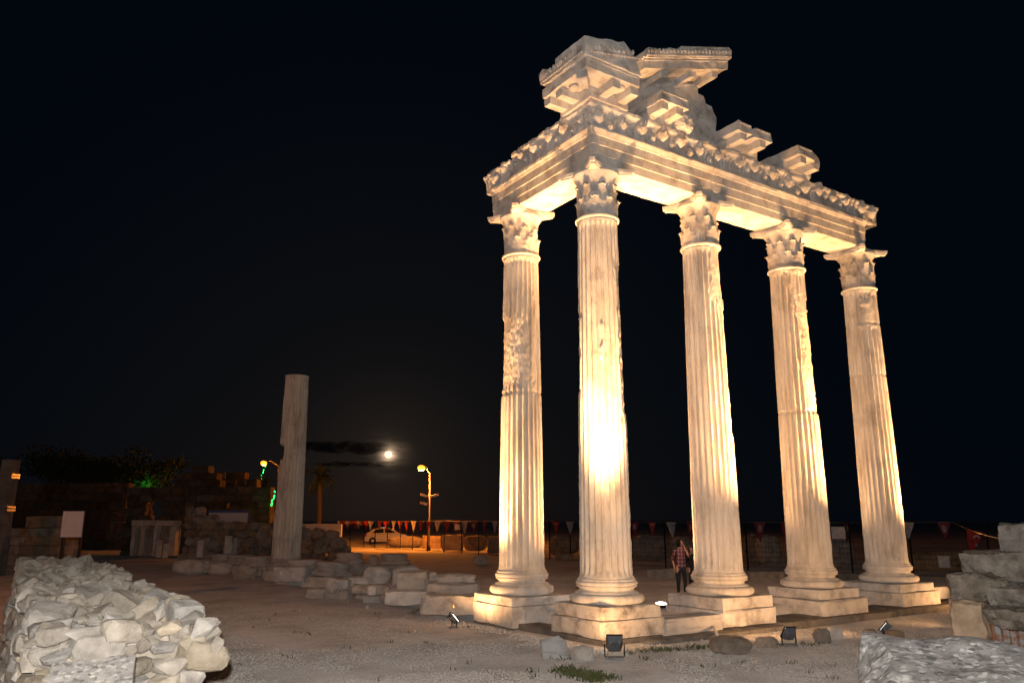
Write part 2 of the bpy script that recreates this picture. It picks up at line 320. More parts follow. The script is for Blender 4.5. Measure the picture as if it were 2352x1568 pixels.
# ------------------------------------------------------------------ ground
G0 = .20
def ground_h(x, y):
    def sm(a, b, v): t = np.clip((v-a)/(b-a), 0, 1); return t*t*(3-2*t)
    plat = sm(-.35, .25, x)*sm(-.35, .25, y)*(1-sm(10, 20, y))*(1-sm(11.5, 16, x))
    P = np.stack([x, y, x*0], 1)
    h = G0 + .33*plat + .035*vnoise(P, .35, 3, 4) + .012*vnoise(P, 2.3, 5, 2)
    return h
def axis(lo, hi, fl, fh, step, far):
    a = list(np.arange(fl, fh+1e-6, step)); s = step; x = fl
    L_ = []
    while x > lo: s *= far; x -= s; L_.append(x)
    s = step; x = fh; H_ = []
    while x < hi: s *= far; x += s; H_.append(x)
    return np.array(L_[::-1]+a+H_)
gx = axis(-900, 900, -12, 16, .17, 1.13); gy = axis(-600, 1500, -8, 22, .17, 1.13)
XX, YY = np.meshgrid(gx, gy); ZZ = ground_h(XX.ravel(), YY.ravel())
nxg, nyg = len(gx), len(gy)
I = np.arange(nxg*nyg).reshape(nyg, nxg)
Fg = np.stack([I[:-1,:-1].ravel(), I[:-1,1:].ravel(), I[1:,1:].ravel(), I[1:,:-1].ravel()], 1)
gm = bpy.data.meshes.new('ground'); gm.from_pydata(np.stack([XX.ravel(), YY.ravel(), ZZ], 1).tolist(), [], Fg.tolist())
gm.polygons.foreach_set('use_smooth', [True]*len(gm.polygons))
tag(mk('ground', gm, MAT['dirt']), kind='structure')
def gz(x, y): return float(ground_h(np.array([x]), np.array([y]))[0])
def GP(px, py):                    # where the pixel meets the ground
    p = onz(px, py, G0)
    for _ in range(6): p = onz(px, py, gz(p[0], p[1]))
    return p
# ------------------------------------------------------------------ temple columns
S = 3.12
Z_PED, Z_SH0, Z_SH1, Z_CAP = .88, 1.32, 8.586, 9.68
R0, R1 = .505, .415
def shaft_mesh(name, seed, z0, z1, dmg, rough=.004, joints=(), nfl=24, r0=R0, r1=R1, nz=190, ends=True, alpha=0.):
    per = 10; nt_ = nfl*per; th = np.arange(nt_)*2*PI/nt_; zz = np.linspace(z0, z1, nz)
    # denser rows near both ends
    TH, Z = np.meshgrid(th, zz); t = ((np.arange(nt_) % per)/per); T = np.tile(t, (nz, 1))
    w = np.abs(T-.5)/.41; H = z1-z0; u = (Z-z0)/H
    Rr = r0+(r1-r0)*(u**1.35)
    fl = np.where(w < 1, np.sqrt(np.clip(1-w*w, 0, 1)), 0)
    hw = .055                                        # rounded flute ends
    if ends:
        lo = np.clip((Z-(z0+.10))/(hw*1.4), -1, 1); hi = np.clip(((z1-.10)-Z)/(hw*1.4), -1, 1)
        for e in (lo, hi):
            q = np.where(e >= 1, 1, np.where(e < 0, 0, np.sqrt(np.clip(1-(1-e)**2, 0, 1))))
            fl = fl*np.where(w*w + (1-np.clip(e, 0, 1))**2 < 1, q, 0)
    dep = .058*Rr/r0
    P = np.stack([(np.cos(TH)*Rr).ravel(), (np.sin(TH)*Rr).ravel(), Z.ravel()], 1)
    na = vnoise(P, 5, seed, 3).reshape(TH.shape); nb = vnoise(P, 16, seed+4, 3).reshape(TH.shape); nc = vnoise(P*np.array([1,1,.22]), 7, seed+8, 3).reshape(TH.shape)
    rad = Rr-dep*fl
    # chipped arrises
    rad = rad - np.where(fl < .35, np.clip(nc-.1, 0, 1)*dep*rough*55, 0)
    A = (TH-alpha+PI) % (2*PI)-PI
    for (a0, a1, za, zb, d, rg) in dmg:               # angle from the camera side, heights, depth, raggedness
        ea = np.minimum((A-a0), (a1-A))+.16*nc*rg+.10*na*rg; ez = np.minimum(Z-za, zb-Z)+.30*na*rg+.12*nb*rg
        k = np.clip(np.minimum(ea/.05, ez/.05), 0, 1)
        rad = rad*(1-k)+k*(np.minimum(rad+dep*fl*.9, Rr-d)+.012*nb+.008*na)
    for zj in joints: rad -= .03*np.exp(-((Z-zj-.012*na)/.018)**2)*(1+nb)
    rad += rough*nb+rough*.8*na
    # flare at the foot and under the neck
    rad += .035*np.exp(-(Z-z0)/.035)+.02*np.exp(-(z1-Z)/.03)
    V = np.stack([(np.cos(TH)*rad).ravel(), (np.sin(TH)*rad).ravel(), Z.ravel()], 1)
    I = np.arange(nz*nt_).reshape(nz, nt_); J = np.roll(I, -1, 1)
    Fc = np.stack([I[:-1].ravel(), J[:-1].ravel(), J[1:].ravel(), I[1:].ravel()], 1).tolist()
    Fc += [list(map(int, I[0][::-1])), list(map(int, I[-1]))]
    m = bpy.data.meshes.new(name); m.from_pydata(V.tolist(), [], Fc)
    m.polygons.foreach_set('use_smooth', [True]*(len(Fc)-2)+[False, False]); return m
def torus_prof(r, z0, z1, bul, n=8):
    return [(r+bul*math.sin(PI*i/n), z0+(z1-z0)*(.5-.5*math.cos(PI*i/n))) for i in range(n+1)]
def base_mesh(name, seed, amp=.006, h=.44, n=72, sc=1.):
    k = h/.44
    pr = [(.55,.0)]+torus_prof(.615, .0, .17*k, .095)+[(.60,.172*k),(.60,.195*k)]
    pr += [(.60-.075*math.sin(PI*i/6)-.02*i/6, (.195+.10*i/6)*k) for i in range(1, 7)]
    pr += [(.585,.297*k),(.585,.315*k)]+torus_prof(.545, .317*k, .405*k, .045, 6)+[(.555,.407*k),(.555,.44*k),(.3,.44*k)]
    mb = MB(); mb.lathe([(r*sc, z*sc) for r, z in pr], n); V = disp(np.array(mb.v), amp, 5, seed)
    V = np.array(V); m = pyd(name, V, mb.f, True); return m
def leaf_mesh(h, w, seed, curl=.09):
    n, mrow = 6, 12; V = []
    for j in range(mrow+1):
        t = j/mrow; ww = w*(.62+.38*math.sin(min(1, t*1.25)*PI*.8))*(1-.55*max(0, t-.72)/.28)*(1+.13*math.sin(t*21))
        out = .022+.03*t+curl*max(0, (t-.62)/.38)**2; z = h*(t if t < .86 else .86+.10*math.sin((t-.86)/.14*PI*.9))
        for i in range(n+1):
            s = i/n*2-1; rib = .028*(1-abs(s)**1.6)+.012*math.cos(s*PI*3)
            V.append((s*ww*.5, -(out*(1-.35*s*s)+rib), z-.05*abs(s)*h*.6*(t > .15)))
    V = disp(np.array(V), .012, 14, seed)
    Fc = [(j*(n+1)+i, j*(n+1)+i+1, (j+1)*(n+1)+i+1, (j+1)*(n+1)+i) for j in range(mrow) for i in range(n)]
    m = pyd('acanthus_leaf', V, Fc, True); return m
LEAF1 = [leaf_mesh(.40, .37, k, .05) for k in range(3)]; LEAF2 = [leaf_mesh(.70, .34, 5+k, .06) for k in range(3)]
LEAF3 = [leaf_mesh(.36, .19, 15+k, .05) for k in range(3)]
for mm in LEAF1+LEAF2+LEAF3:
    mm.materials.append(MAT['marble'])
def abacus_mesh(seed):
    c, dpt, tr = .63, .20, .085; out = []
    for q in range(4):
        a = PI/2*q; ca, sa = math.cos(a), math.sin(a)
        for i in range(13):
            s = i/12; x = -c+tr+(2*c-2*tr)*s; y = -c+dpt*math.sin(PI*s)**.8
            out.append((x*ca-y*sa, x*sa+y*ca))
    n = len(out); V = []
    for z, k in ((0, .93), (.035, .94), (.05, .985), (.125, 1.0), (.13, .95)):
        V += [(x*k, y*k, z) for x, y in out]
    Fc = [(r*n+i, r*n+(i+1)%n, (r+1)*n+(i+1)%n, (r+1)*n+i) for r in range(4) for i in range(n)]
    Fc += [tuple(range(n))[::-1], tuple(4*n+i for i in range(n))]
    return pyd('abacus', disp(np.array(V), .014, 6, seed), Fc)
def volute_mesh(seed):
    mb = MB(); pts = []; rr = []
    for i in range(26):
        a = i/25*PI*3.2; r = .115*(1-i/31); pts.append((.0+r*math.cos(a+2.2), 0, r*math.sin(a+2.2))); rr.append(.034*(1-.4*i/25))
    mb.tube(pts, rr, 6); mb.tube([(-.12,0,-.30), (-.11,0,-.16), (-.075,0,.02), (-.02,0,.105)], [.03,.038,.036,.03], 6)
    return pyd('volute', disp(np.array(mb.v), .012, 9, seed), mb.f, True)
VOL = [volute_mesh(k) for k in range(2)]
for mm in VOL: mm.materials.append(MAT['marble'])
def zc(x, y, py):                    # height on a column's axis seen at picture row py
    D = (x-CAM[0])*FW[0]+(y-CAM[1])*FW[1]; return float(at(CX, py, D)[2])
def column(label, x, y, seed, dz=0., dmg=(), joints=(), rough=.004, ped=((.74,.30),(.78,.27)), pmat='marble', leaf_skip=()):
    t = thing('temple_column', label, 'column', (x, y, 0), 0, 'standing columns of the temple')
    al = math.atan2(CAM[1]-y, CAM[0]-x)
    z = Z_PED+dz
    hz_ = z
    for k, (hw, hh) in enumerate(ped):
        hz_ -= hh
        mk('plinth_block', rough_box('plinth_block', hw*2, hw*2, hh-.004, 9, .012, .08, seed*5+k, 2.6), MAT[pmat], t, (n1(seed+k, 2)*.03, n1(seed+k, 3)*.03, hz_))
    mk('base', base_mesh('base', seed, .007, Z_SH0-Z_PED-dz), MAT['marble_shaft'], t, (0, 0, z))
    mk('shaft', shaft_mesh('shaft', seed, Z_SH0, Z_SH1-.06, dmg, rough, joints, alpha=al), MAT['marble_shaft'], t)
    mb = MB(); mb.lathe([(.40,0)]+torus_prof(.425, 0, .085, .045, 6)+[(.40,.09)], 64); 
    mk('necking_ring', pyd('necking_ring', disp(np.array(mb.v), .010, 8, seed+3), mb.f, True), MAT['marble_shaft'], t, (0, 0, Z_SH1-.065))
    cap = MB(); cap.lathe([(.375,0),(.375,.2),(.38,.45),(.395,.65),(.43,.82),(.49,.92),(.515,.955),(.50,.965)], 48)
    cp = mk('capital', pyd('capital', disp(np.array(cap.v), .008, 6, seed+5), cap.f, True), MAT['marble'], t, (0, 0, Z_SH1+.02))
    rnd = random.Random(seed)
    for row, (ms, rad_, off) in enumerate(((LEAF1, .368, 0), (LEAF2, .356, PI/8))):
        for k in range(8):
            if (row, k) in leaf_skip or rnd.random() < .10: continue
            a = off+k*PI/4
            mk('acanthus_leaf', ms[rnd.randrange(3)], None, cp, (rad_*math.sin(a), -rad_*math.cos(a), .01+.02*row), a, scale=(rnd.uniform(.9,1.1), rnd.uniform(.8,1.1), rnd.uniform(.93,1.04)))
    for k in range(4):
        continue
        a = PI/4+k*PI/2; rr = .58
        mk('volute', VOL[k % 2], None, cp, (rr*math.sin(a), -rr*math.cos(a), .84), a+PI/2+PI, scale=(1, 1.2, rnd.uniform(.85,1)))
    mk('abacus', abacus_mesh(seed), MAT['marble'], cp, (0, 0, .94))
    return t
AY = .922*S
zA = lambda py: zc(0, AY, py)
column('leftmost fluted marble column with a bare unfluted band halfway up its shaft', 0, AY, 11, -.05,
       dmg=[(-2.6, .62, zA(905), zA(735), .045, 1.), (-.5, .35, zA(860), zA(750), .05, 1.6), (.5, .95, zA(900), zA(690), .03, 1.5)], joints=(zA(905), zA(592)+-.2), rough=.004, ped=((.76,.18),(.80,.42)), pmat='marble')
column('corner fluted marble column glaring bright halfway up, under the temple corner', 0, 0, 23, 0,
       dmg=[(-.05, .22, 5.6, 6.4, .02, 1.6), (1.0, 2.2, 4.4, 7.6, .035, 2.0), (-2.2, -1.15, 4.9, 6.6, .03, 2.0)], joints=(), rough=.0085, ped=((.72,.24),(.76,.31)), pmat='marble_dirty')
zC = lambda py: zc(S, 0, py)
column('fluted marble column third from left, beside the two standing people', S, 0, 37, 0,
       dmg=[(.35, 2.0, zC(700), zC(560), .035, 2.0), (.75, .95, zC(800), zC(690), .05, 1.2), (1.15, 2.2, zC(1000), zC(700), .03, 2.0)], rough=.0045, ped=((.76,.24),(.80,.32)))
zD = lambda py: zc(2*S, 0, py)
column('fluted marble column second from right with flaking right side', 2*S, 0, 41, .01,
       dmg=[(.1, .6, zD(720), zD(620), .04, 2.0), (.45, 2.2, zD(960), zD(690), .04, 2.4), (-.2, .25, zD(670), zD(625), .03, 1.2)], joints=(zD(950),), rough=.006, ped=((.72,.22),(.84,.36)))
zE = lambda py: zc(3*S, 0, py)
column('rightmost fluted marble column leaning against the night sky alone', 3*S, 0, 53, 0,
       dmg=[(-.2, .9, zE(760), zE(680), .008, 1.5)], joints=(zE(865), zE(750)), rough=.004, ped=((.76,.20),(.82,.36)))
# ------------------------------------------------------------------ entablature
ZA0, ZA1, ZF1 = Z_CAP+.012, 10.44, 11.02
ARCH = [(-.45,ZA0),(.405,ZA0),(.405,ZA0+.19),(.43,ZA0+.195),(.43,ZA0+.40),(.455,ZA0+.405),(.455,ZA0+.60),(.475,ZA0+.615),(.49,ZA0+.65),(.52,ZA0+.69),(.54,ZA0+.72),(.54,ZA1-.006),(-.45,ZA1-.006)]
def extr(name, prof, x0, x1, amp=.008, f=4, seed=0, seg=.09, chipf=None, mitre=''):
    """profile (outward, z) swept along x; outward is -y"""
    pr = []
    for i in range(len(prof)):
        a, b_ = prof[i], prof[(i+1) % len(prof)]; L_ = math.dist(a, b_); k = max(1, int(L_/.13))
        pr += [(a[0]+(b_[0]-a[0])*j/k, a[1]+(b_[1]-a[1])*j/k) for j in range(k)]
    n = len(pr); ns = max(2, int((x1-x0)/seg)); V = []
    for s in range(ns+1):
        for u_, z in pr:
            xa = -u_ if mitre == 'L' else x0; xb = u_ if mitre == 'R' else x1
            V.append((xa+(xb-xa)*s/ns, -u_, z))
    V = np.array(V)
    Q = disp(V, amp, f, seed)
    nn = vnoise(V*np.array([1,.3,.3]), 2.2, seed+5, 3)     # chipped outer edges
    k = np.clip(nn-.12, 0, 1)*.16*np.clip((-V[:, 1]-.42)/.1, 0, 1); Q[:, 1] += k; 
    if chipf: Q = chipf(Q, V)
    Fc = [(s*n+i, s*n+(i+1)%n, (s+1)*n+(i+1)%n, (s+1)*n+i) for s in range(ns) for i in range(n)]
    Fc += [tuple(range(n))[::-1], tuple(ns*n+i for i in range(n))]
    m = pyd(name, Q, Fc); bm = bmesh.new(); bm.from_mesh(m); bmesh.ops.recalc_face_normals(bm, faces=bm.faces[:]); bm.to_mesh(m); bm.free(); return m
def beads(mb, p0, p1, step, r, sq=(1,1,1)):
    p0, p1 = Vector(p0), Vector(p1); n = int((p1-p0).length/step)
    for i in range(n): mb.ball(p0.lerp(p1, (i+.5)/n), (r*sq[0], r*sq[1], r*sq[2]), 6, 4)
def arch_beam(label, x0, x1, seed, side=False, beadrows=(), mitre=''):
    if side: t = thing('architrave_beam', label, 'stone beam', (0, 0, 0), -PI/2, 'architrave beams on the columns')
    else: t = thing('architrave_beam', label, 'stone beam', (0, 0, 0), 0, 'architrave beams on the columns')
    mk('beam', extr('beam', ARCH, x0+.004, x1-.004, .008, 4, seed, mitre=mitre), MAT['marble'], t)
    for (a, b_) in beadrows:
        mb = MB(); beads(mb, (a, -.525, ZA0+.675), (b_, -.525, ZA0+.675), .075, .028)
        mk('carved_band', mb.mesh('carved_band', True), MAT['marble'], t)
    return t
arch_beam('short side architrave beam running back from the corner to the leftmost column', -3.50, .45, 61, True, [(-3.3, -.55)], 'R')
arch_beam('front architrave beam between the corner column and the next column', -.45, S+.02, 62, False, (), 'L')
arch_beam('front architrave beam between the third and fourth columns, moulding chipped', S+.03, 2*S+.08, 63, False, [(4.3, 5.4)])
arch_beam('rightmost front architrave beam with carved bead moulding, ending over rightmost column', 2*S+.09, 9.22, 64, False, [(6.7, 9.0)])
# carved faces of the frieze
def face_mesh(seed):
    nu, nv = 26, 22; V = []; rs = random.Random(seed)
    for j in range(nv+1):
        ph = PI*(j/nv); 
        for i in range(nu+1):
            th = PI*(i/nu)            # half turn, open to the back
            x = -math.cos(th)*math.sin(ph); y = -math.sin(th)*math.sin(ph); z = math.cos(ph)
            X = x*.125*(1-.14*max(0, -z)**2); Y = y*.13; Zz = z*.17
            def gs(cx, cz, sx_, sz_): return math.exp(-((X-cx)/sx_)**2-((Zz-cz)/sz_)**2)
            fr = max(0, -y)
            Y -= fr*(.045*gs(0,-.015,.016,.045)+.022*gs(0,-.04,.024,.018)+.020*gs(-.045,.052,.03,.012)+.020*gs(.045,.052,.03,.012)+.014*gs(0,-.12,.03,.025)+.014*gs(0,-.08,.03,.01))
            Y += fr*(.028*gs(-.042,.022,.022,.016)+.028*gs(.042,.022,.022,.016)+.020*gs(0,-.095,.03,.007)+.012*gs(0,-.066,.035,.006))
            hair = max(0, (z-.38))*1.8+max(0, abs(x)-.72)*2.2*(1 if z > -.55 else .3)
            hn = .5+.5*math.sin(X*80)*math.cos(Zz*66+seed)
            k = 1+min(.42, hair*(.22+.62*hn))
            V.append((X*k, Y*k*(1 if hair <= 0 else 1.05), Zz*k))
    V = disp(np.array(V), .007, 16, seed)
    Fc = [(j*(nu+1)+i, (j+1)*(nu+1)+i, (j+1)*(nu+1)+i+1, j*(nu+1)+i+1) for j in range(nv) for i in range(nu)]
    m = pyd('carved_face', V, Fc, True); m.materials.append(MAT['marble']); return m
FACES = [face_mesh(k) for k in range(5)]
FRZ = [(-.42,ZA1),(.44,ZA1),(.46,ZA1+.06),(.44,ZA1+.16),(.455,ZA1+.34),(.50,ZA1+.46),(.55,ZA1+.51),(.55,ZF1-.004),(-.42,ZF1-.004)]
def drape(V):
    pass
def frieze_chip(seed, depth=.05):
    def fn(Q, V):
        m_ = np.clip((-V[:, 1]-.40)/.06, 0, 1)*np.clip((V[:, 2]-ZA1-.08)/.06, 0, 1)
        w_ = vnoise(V*np.array([1,.2,.45]), 7, seed, 3); Q[:, 1] -= m_*depth*w_
        return Q
    return fn
SIDE_F = []; FRONT_F = []
def Z1(x, y): return ((1900+x*.4464)/1.7415, (120+y*.4464)/1.7415)
def Z2(x, y): return ((2600+x*.4464)/1.7415, (120+y*.4464)/1.7415)
def Z4(x, y): return ((2600+x*.4464)/1.7415, (620+y*.4464)/1.7415)
for (q, s_) in [(Z1(1110,785), .9), (Z1(1218,862), .62), (Z1(1325,852), .85), (Z1(1490,885), 1.05), (Z1(1592,968), .66), (Z1(1682,935), 1.15), (Z1(1762,1030), .6), (Z1(1842,995), 1.08), (Z1(1932,1102), .62), (Z1(2012,1075), 1.0), (Z1(2105,1165), .5), (Z1(2180,1130), .8),
                (Z2(800,1185), .95), (Z2(880,1250), .55), (Z2(942,1225), .95), (Z2(1035,1318), .55), (Z2(1100,1290), 1.05), (Z2(1178,1385), .55), (Z2(1242,1365), 1.05), (Z4(1325,330), .62), (Z4(1388,295), 1.1), (Z4(1515,315), 1.05), (Z4(1575,370), .55), (Z4(1640,375), .95), (Z4(1705,440), .5), (Z4(1755,410), .95), (Z4(1890,475), 1.1), (Z4(1985,520), 1.1)]:
    p = ony(*q, -.50); FRONT_F.append((p[0], p[2], s_))
for (q, s_) in [(Z1(1025,800), .7), (Z1(940,815), .6), (Z1(800,875), 1.15), (Z1(880,900), .6), (Z1(735,985), .6), (Z1(665,955), 1.05), (Z1(590,1045), .55), (Z1(530,1055), 1.0), (Z1(410,1115), .9), (Z1(450,1160), .5), (Z1(180,1330), 1.15), (Z1(255,1240), .8)]:
    p = onx(*q, -.50); SIDE_F.append((-p[1], p[2], s_))
def frieze(label, x0, x1, seed, faces, side=False, cut=0., mitre=''):
    t = thing('frieze_block', label, 'frieze block', (0, 0, 0), -PI/2 if side else 0, 'carved frieze blocks')
    pr = [(u_, ZA1+(z-ZA1)*(1-cut)) for u_, z in FRZ]
    mk('block', extr('block', pr, x0+.006, x1-.006, .012, 5, seed, .06, frieze_chip(seed), mitre), MAT['marble'], t)
    rnd = random.Random(seed)
    for (x, z, s_) in faces:
        if x0 < x < x1 and s_ > .4: mk('carved_face', FACES[rnd.randrange(5)], None, t, (x, -.462, z), rot=(-.10, 0, rnd.uniform(-.2,.2)), scale=(s_*.86, s_*1.05, s_*.90))
    x = x0+.08
    while x < x1-.06:
        if all(abs(x-f_[0]) > .10*f_[2]+.045 for f_ in faces): mk('carved_leaf', LEAF3[rnd.randrange(3)], None, t, (x, -.415, ZA1+.07+rnd.uniform(-.02,.03)), rnd.uniform(-.15,.15), scale=(rnd.uniform(.5,.75), rnd.uniform(.7,.95), rnd.uniform(.8,1.1)*(1-cut)))
        x += rnd.uniform(.09,.13)
    return t
frieze('side frieze block at the corner with a row of carved faces', -1.35, .44, 71, SIDE_F, True, 0., 'R')
frieze('side frieze block between the corner and the broken left end', -2.55, -1.37, 72, SIDE_F, True)
frieze('broken left end frieze block with one worn carved head', -3.80, -2.57, 73, SIDE_F, True, .22)
frieze('front corner frieze block with worn heads under the big cornice', -.44, 1.05, 74, FRONT_F, False, 0., 'L')
frieze('front frieze block with three sharp carved heads below tympanum', 1.06, 2.62, 75, FRONT_F)
frieze('front frieze block with worn faces above the third column', 2.63, 4.25, 76, FRONT_F)
frieze('front frieze block below the double cornice fragment', 4.26, 5.75, 77, FRONT_F)
frieze('front frieze block with two crisp heads below the last cornice fragment', 5.76, 7.25, 78, FRONT_F)
frieze('front frieze block with four carved faces, second from the right end', 7.26, 8.75, 79, FRONT_F, False, .06)
frieze('rightmost frieze block jutting out past the architrave end', 8.76, 9.85, 80, FRONT_F, False, .12)
# cornice pieces: corona slab, brackets, carved gutter
def bracket(t, x, y, seed, rz=0., s_=1.):
    pr = [(-.10,0),(.10,0),(.11,.17),(-.11,.17)]
    mk('bracket', rough_poly('bracket', [(a*s_, b_*s_) for a, b_ in pr], -.46*s_, .0, .014, 6, 2, seed), MAT['marble'], t, (x, y, 11.12), rz)
def geison(label, x0, x1, seed, z0=11.30, h=.24, back=.4, brs=(), fy=-1.02, slope_end=None, tilt=0.):
    t = thing('cornice_block', label, 'cornice block', (0, 0, 0), 0, 'cornice blocks on the frieze')
    # bed moulding below, slab above
    mk('bed_moulding', extr('bed_moulding', [(-.38,ZF1+.006),(.50,ZF1+.006),(.56,ZF1+.07),(.58,z0-.01),(-.38,z0-.01)], x0+.06, x1-.05, .012, 5, seed), MAT['marble'], t)
    sl = mk('corona', rough_poly('corona', [(x0,z0),(x1,z0),(x1-.02,z0+h),(x0+.03,z0+h)], fy, back, .03, 3.6, 5, seed+1), MAT['marble'], t)
    mb = MB(); beads(mb, (x0+.03, fy-.005, z0+h-.045), (x1-.04, fy-.005, z0+h-.045), .055, .026); mk('carved_band', mb.mesh('carved_band', True), MAT['marble'], sl)
    for i, bx_ in enumerate(brs): bracket(t, bx_, -.50, seed+7+i)
    return t
# corner block
t = thing('corner_cornice', 'big overhanging corner cornice with carved gutter, topmost left of the temple', 'cornice block', (0, 0, 0))
mk('bed_moulding', rough_box('bed_moulding', 1.05, 1.05, .26, 9, .015, .05, 90), MAT['marble'], t, (-.06, -.06, ZF1+.008))
def plan_slab(name, pts, z0, z1, amp, seed, f=5):
    m = rough_poly(name, pts, z0, z1, amp, f, 4, seed)       # built standing, laid flat
    for v in m.vertices: v.co = (v.co.x, v.co.z, v.co.y)
    m.flip_normals(); return m
mk('corona', plan_slab('corona', [(-1.10,-1.10),(.34,-1.10),(.47,-.6),(.42,.42),(-.6,.44),(-1.10,.42)], 11.30, 11.52, .03, 91, 3.6), MAT['marble'], t)
sm_ = mk('front_gutter', rough_poly('front_gutter', [(-1.14,11.525),(.33,11.525),(.25,11.78),(.12,12.0),(-.13,12.17),(-.30,12.10),(-.62,12.06),(-.80,11.99),(-1.18,11.93)], -1.16, -.15, .026, 6, 5, 92), MAT['marble'], t)
sg_ = mk('side_gutter', rough_poly('side_gutter', [(-.10,11.525),(1.14,11.525),(1.20,11.91),(.95,11.90),(.55,11.83),(.22,11.75),(-.05,11.80),(-.30,11.93),(-.46,11.86),(-.40,11.60)], -1.17, -.35, .032, 6, 5, 93), MAT['marble'], t, rz=-PI/2)
mb = MB(); beads(mb, (-1.08,-1.195,11.60), (.28,-1.195,11.90), .075, .034, (1,.7,1)); beads(mb, (-1.0,-1.195,11.72), (.15,-1.195,11.99), .13, .052, (.8,.6,1.2)); beads(mb, (-1.06,-1.11,11.485), (.30,-1.11,11.485), .055, .026)
mk('carved_band', mb.mesh('carved_band', True), MAT['marble'], sm_)
mb = MB(); beads(mb, (-.35,-1.20,11.60), (1.1,-1.20,11.60), .075, .034, (1,.7,1)); beads(mb, (-.2,-1.20,11.74), (1.0,-1.20,11.76), .13, .05, (.8,.6,1.2))
mk('carved_band', mb.mesh('carved_band', True), MAT['marble'], sg_)
bracket(t, -.78, -.62, 94, -PI/4, 1.); bracket(t, -.26, -.58, 95); bracket(t, .24, -.58, 96)
bracket(t, -.58, -.10, 97, -PI/2); bracket(t, -.58, .32, 98, -PI/2)
mb = MB(); mb.ball((0,0,0), (.13,.13,.06), 12, 6); mk('rosette', pyd('rosette', disp(np.array(mb.v), .03, 12, 3), mb.f, True), MAT['marble'], t, (-.82, -.35, 11.27)); mk('rosette', bpy.data.meshes['rosette'], None, t, (-.02, -.85, 11.27))
# raking gable cornice with gutter
t = thing('gable_cornice', 'sloping gable cornice with carved leaf gutter, topmost right of the temple', 'cornice block', (0, 0, 0))
sl_ = .337
def rk(x): return 11.90+(x-.55)*sl_
mk('corona', rough_poly('corona', [(.62,rk(.62)),(3.35,rk(3.35)),(3.38,rk(3.38)+.24),(.60,rk(.60)+.22)], -.95, .25, .032, 3.6, 5, 101), MAT['marble'], t)
gt = mk('gutter', rough_poly('gutter', [(.56,rk(.56)+.225),(3.42,rk(3.42)+.245),(3.46,rk(3.46)+.44),(3.36,rk(3.36)+.54),(1.75,rk(1.75)+.52),(1.60,rk(1.6)+.43),(1.35,rk(1.35)+.48),(1.12,rk(1.12)+.41),(.72,rk(.72)+.47),(.56,rk(.56)+.36)], -1.02, -.1, .024, 6, 5, 102), MAT['marble'], t)
mb = MB(); beads(mb, (.62,-1.05,rk(.62)+.27), (3.4,-1.05,rk(3.4)+.27), .07, .032, (1,.7,1)); beads(mb, (.62,-1.05,rk(.62)+.37), (3.38,-1.05,rk(3.38)+.40), .12, .055, (.7,.6,1.2)); beads(mb, (.64,-.955,rk(.64)+.19), (3.33,-.955,rk(3.33)+.20), .05, .024)
mk('carved_band', mb.mesh('carved_band', True), MAT['marble'], gt)
for i, bx_ in enumerate((1.35, 2.25, 3.0)):
    mk('bracket', rough_poly('bracket', [(bx_-.10,rk(bx_)-.19),(bx_+.10,rk(bx_)-.13),(bx_+.11,rk(bx_+.11)-.005),(bx_-.11,rk(bx_-.11)-.005)], -.85, -.25, .014, 6, 2, 105+i), MAT['marble'], t)
# tympanum stones
t = thing('tympanum_stone', 'tall plain tympanum stone under the sloping gable cornice', 'stone block', (0, 0, 0)); mk('block', rough_poly('block', [(1.15,11.04),(2.98,11.04),(3.02,11.95),(3.0,12.62),(2.3,rk(2.3)-.02),(1.25,rk(1.25)-.02)], -.30, .22, .03, 4, 5, 111), MAT['marble'], t)
mb = MB(); beads(mb, (1.3,-.31,rk(1.3)-.10), (2.9,-.31,rk(2.9)-.10), .07, .03); mk('carved_band', mb.mesh('carved_band', True), MAT['marble'], t)
t = thing('tympanum_stone', 'rounded dark tympanum stone with a carved fringe, right of the plain one', 'stone block', (0, 0, 0)); mk('block', rough_poly('block', [(3.03,11.04),(3.46,11.04),(3.48,11.48),(3.62,11.58),(3.66,11.98),(3.50,12.22),(3.30,12.24),(3.24,12.42),(3.04,12.44)], -.26, .25, .05, 2.6, 6, 112), MAT['marble'], t)
mb = MB(); beads(mb, (3.06,-.28,11.78), (3.6,-.28,11.78), .06, .028); mk('carved_band', mb.mesh('carved_band', True), MAT['marble'], t)
t = thing('carved_stone', 'broken lump of carved stone on the frieze below the tympanum', 'stone fragment', (2.15, -.55, ZF1+.005)); mk('block', boulder('block', .55, .40, .42, 115, .3, 2.5, 4), MAT['marble'], t)
geison('short cornice fragment lit underneath, below the sloping gable cornice', 1.05, 1.88, 120, brs=(1.2, 1.65))
t = thing('cornice_block', 'cornice fragment split into two stubs, left of the last fragment', 'cornice block', (0, 0, 0), 0, 'cornice blocks on the frieze')
mk('bed_moulding', extr('bed_moulding', [(-.38,ZF1+.006),(.50,ZF1+.006),(.56,ZF1+.07),(.58,11.28),(-.38,11.28)], 3.62, 4.75, .015, 5, 131), MAT['marble'], t)
for k, (a, b_) in enumerate(((3.50, 4.02), (4.12, 4.72))):
    s_ = mk('corona', rough_poly('corona', [(a,11.30),(b_,11.30),(b_-.02,11.54),(a+.05,11.55)], -1.0, .45, .03, 3.6, 5, 132+k), MAT['marble'], t)
    mb = MB(); beads(mb, (a+.06,-1.01,11.50), (b_-.04,-1.01,11.50), .055, .026); mk('carved_band', mb.mesh('carved_band', True), MAT['marble'], s_)
bracket(t, 3.75, -.50, 135); bracket(t, 4.42, -.50, 136)
t = thing('cornice_block', 'rightmost long cornice fragment with broken outer corner', 'cornice block', (0, 0, 0), 0, 'cornice blocks on the frieze')
